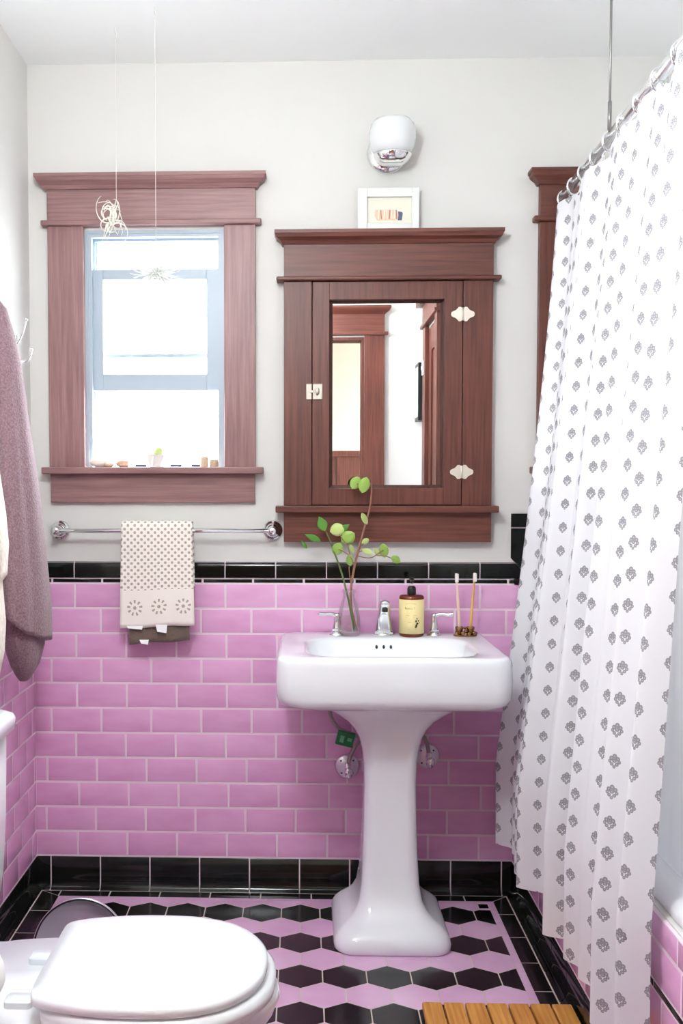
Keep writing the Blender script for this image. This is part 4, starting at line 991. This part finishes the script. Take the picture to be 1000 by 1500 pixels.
# ------------------------------------------------------------------ shower rod, rings, curtain, liner
rd = thing('shower_rod', 'chrome shower curtain rod hung from the ceiling above the tub', 'curtain rod', (1.48, 0, 2.07))
RA = Vector((1.487, -.002, 2.070)); RB = Vector((1.424, -1.548, 2.050))
rod = lambda y: RA+(RB-RA)*((y-RA.y)/(RB.y-RA.y))
MB().tube([RA, RB], .0138, 16).build('rod', M['rod_chrome'], rd, smooth=True)
MB().lathe([(.034, 0), (.035, -.004), (.030, -.012), (.018, -.020), (.014, -.026)], (RA.x, -.001, RA.z), 32, 'y').build('wall_flange', M['chrome'], rd, smooth=True)
c = rod(-.625)
MB().tube([(c.x-.013, c.y, c.z), (c.x-.013, c.y, CEIL-.002)], .0030, 10).build('ceiling_hanger', M['darkstring'], rd, smooth=True)
MB().tube([(c.x-.013, c.y, c.z+.005), (c.x-.013, c.y, c.z+.07)], .0048, 10).build('hanger_sleeve', M['darkstring'], rd, smooth=True)
ring_y = [-.055-.131*i for i in range(10)]
for y in ring_y:
    c = rod(y); mb = MB()
    pts = [(c.x+.004*math.sin(a), c.y+.006*math.cos(a), c.z-.010+.028*math.cos(a)) for a in [2*PI*k/28 for k in range(29)]]
    pts = [(c.x+.0185*math.sin(a), c.y+.004*math.sin(a), c.z-.0075+.0225*math.cos(a)) for a in [2*PI*k/28 for k in range(29)]]
    mb.tube(pts, .0033, 8, False)
    r_ = mb.build('curtain_ring', M['chrome'], None, smooth=True)
    tag(r_, 'chrome curtain ring threaded on the shower rod at the curtain top', 'curtain ring', 'curtain rings on the shower rod')

def curtain_mesh(name, mat, y0, y1, ztop, zbot, xoff, NY, NZ, amp_top, amp_bot, ruffle=True, liner=False):
    mb = MB(); uvs = []; rnd = random.Random(3)
    ys = [y0+(y1-y0)*i/NY for i in range(NY+1)]
    def fold(y, t):
        s = -y
        a = .70*math.sin(2*PI*(s-.115)/.262+.7*math.sin(2*PI*s/.9)) + .46*math.sin(2*PI*(s+.03)/.131+.4+.5*t+.6*math.sin(2*PI*s/.4)) + .17*math.sin(2*PI*s/.071+1.1+t*1.2)
        return a
    # arc length at mid height for the cloth's own u
    us = [0.0]
    for i in range(1, NY+1):
        dx = (fold(ys[i], .6)-fold(ys[i-1], .6))*.036; us.append(us[-1]+math.hypot(dx, ys[i]-ys[i-1]))
    for k in range(NZ+1):
        t = k/NZ; 
        for i, y in enumerate(ys):
            tt = t**.8; amp = amp_top+(amp_bot-amp_top)*min(1, tt*1.25)
            c = rod(y); d = abs(((y+.055)/.131) - round((y+.055)/.131))*2   # 0 at a ring, 1 half-way
            dip = .020*(d**1.6)*max(0, 1-t*9)
            zt = ztop-0*dip
            z = zt+(zbot-zt)*t - dip
            if not liner: z -= .060*max(0, 1-(-y-.03)/.10)**1.3*max(0, 1-t*2)
            if liner: xm = c.x+.052
            else:
                k2 = min(1.0, (ztop-z)/(ztop-.45)); xm = c.x-.005 - (c.x-.005-1.322)*(k2**(.92+.75*math.exp(y/.22)))
            if not liner: xm -= .036*math.exp(-max(0, -y-.03)/.05)*max(0, 1-t*1.4)
            ysh = .010*math.cos(2*PI*(-y-.115)/.262)*amp/.036
            x = xm - amp*fold(y, t)
            yy = y+ysh*(.5+.5*t)
            if not liner: yy -= .05*t*max(0, 1-(-y)/.5)*1.6
            if not liner and z < .52: x = min(x, XA-.014)
            mb.v.append((x, min(yy, -.014), z)); uvs.append((us[i], z))
    n = NY+1
    mb.f = [(k*n+i, k*n+i+1, (k+1)*n+i+1, (k+1)*n+i) for k in range(NZ) for i in range(NY)]
    mb.uv = uvs
    return mb
cur = thing('shower_curtain', 'white shower curtain with small grey sprigs hanging outside the tub', 'curtain', (1.40, -.65, 2.03))
curtain_mesh('curtain', M['curtain'], -.030, -1.310, 2.036, .215, 0, 460, 90, .026, .044).build('curtain_cloth', M['curtain'], cur, smooth=True)
lin = thing('curtain_liner', 'plain white liner hanging inside the tub behind the sprigged curtain', 'curtain', (1.47, -.8, 2.03))
curtain_mesh('liner', M['liner'], -.05, -1.50, 2.03, .40, 0, 160, 30, .006, .016, liner=True).build('liner_sheet', M['liner'], lin, smooth=True)

# ------------------------------------------------------------------ light: overcast sky through both windows and the hall
w = bpy.data.worlds.new('sky'); sc.world = w; w.use_nodes = True
nt = w.node_tree; bg = nt.nodes['Background']
tc = nt.nodes.new('ShaderNodeTexCoord'); sx = nt.nodes.new('ShaderNodeSeparateXYZ'); r = nt.nodes.new('ShaderNodeValToRGB')
nt.links.new(tc.outputs['Generated'], sx.inputs[0]); mr = nt.nodes.new('ShaderNodeMapRange'); mr.inputs[1].default_value = -1; mr.inputs[2].default_value = 1
nt.links.new(sx.outputs[2], mr.inputs[0]); nt.links.new(mr.outputs[0], r.inputs[0])
r.color_ramp.elements[0].color = (.42, .42, .42, 1); r.color_ramp.elements[0].position = .44
r.color_ramp.elements[1].color = (.91, .965, 1.0, 1); r.color_ramp.elements[1].position = .54
nt.links.new(r.outputs[0], bg.inputs[0]); bg.inputs[1].default_value = 12.0
def area_light(name, loc, rot, sx_, sy_, power, col=(1, 1, 1), portal=False):
    l = bpy.data.lights.new(name, 'AREA'); l.shape = 'RECTANGLE'; l.size = sx_; l.size_y = sy_; l.energy = power; l.color = col
    if portal: l.cycles.is_portal = True
    o = bpy.data.objects.new(name, l); o.location = loc; o.rotation_euler = rot; C.objects.link(o); return o
area_light('window_daylight_portal', (.29, .15, 1.64), (-PI/2, 0, 0), .44, .72, 1, portal=True)
area_light('tub_window_daylight_portal', (1.74, .15, 1.64), (-PI/2, 0, 0), .44, .72, 1, portal=True)
area_light('hall_doorway_portal', (.585, YF-.13, 1.0), (PI/2, 0, 0), .95, 2.0, 1, portal=True)

cl = thing('added_fill_lamp', 'unseen globe lamp added for fill light under the middle of the bathroom ceiling, out of the frame', 'lamp', (.50, -1.80, CEIL))  # unseen lamp, added to fill the room with light
MB().lathe([(.001, -.001), (.07, -.002), (.072, -.02), (.012, -.035), (.012, -.25)], (.50, -1.80, CEIL), 32).build('fill_lamp_base', M['chrome'], cl, smooth=True)
gm, gnt, gb = newmat('fill_globe'); gb.inputs['Base Color'].default_value = (1, 1, 1, 1)
gb.inputs['Emission Color'].default_value = (.92, .97, 1, 1); gb.inputs['Emission Strength'].default_value = 28
MB().ball((.50, -1.80, CEIL-.36), .125, None, None, 24, 16).build('fill_lamp_globe', gm, cl, smooth=True)

# ------------------------------------------------------------------ camera (principal point is off centre: a cropped frame)
cam = bpy.data.cameras.new('camera'); co = bpy.data.objects.new('camera', cam); C.objects.link(co)
f, pcx_, pcy_ = 1524.62, 387.84, 780.16
cam.sensor_fit = 'VERTICAL'; cam.sensor_height = 36; cam.sensor_width = 24
cam.lens = f*36/1500; cam.shift_x = (500-pcx_)/1500; cam.shift_y = (pcy_-750)/1500
yaw, pitch, roll = .0359, .0455, -.0006
fwd = Vector((-math.sin(yaw)*math.cos(pitch), math.cos(yaw)*math.cos(pitch), -math.sin(pitch)))
right = Vector((math.cos(yaw), math.sin(yaw), 0)); up = right.cross(fwd)
cr, sr = math.cos(roll), math.sin(roll); right, up = cr*right+sr*up, -sr*right+cr*up
mw_ = Matrix.Identity(4)
for i in range(3): mw_[i][0] = right[i]; mw_[i][1] = up[i]; mw_[i][2] = -fwd[i]
mw_[0][3], mw_[1][3], mw_[2][3] = .7314, -3.1287, 1.2368
co.matrix_world = mw_
cam.clip_start = .05
sc.camera = co
sc.view_settings.view_transform = 'Standard'; sc.view_settings.look = 'None'; sc.view_settings.gamma = 1; sc.view_settings.use_curve_mapping = False
sc.view_settings.exposure = 1.67
sc.cycles.use_denoising = True
sc.cycles.max_bounces = 10; sc.cycles.diffuse_bounces = 6; sc.cycles.glossy_bounces = 5; sc.cycles.transmission_bounces = 8; sc.cycles.transparent_max_bounces = 12
sc.cycles.sample_clamp_indirect = 8
sc.cycles.caustics_reflective = False; sc.cycles.caustics_refractive = False
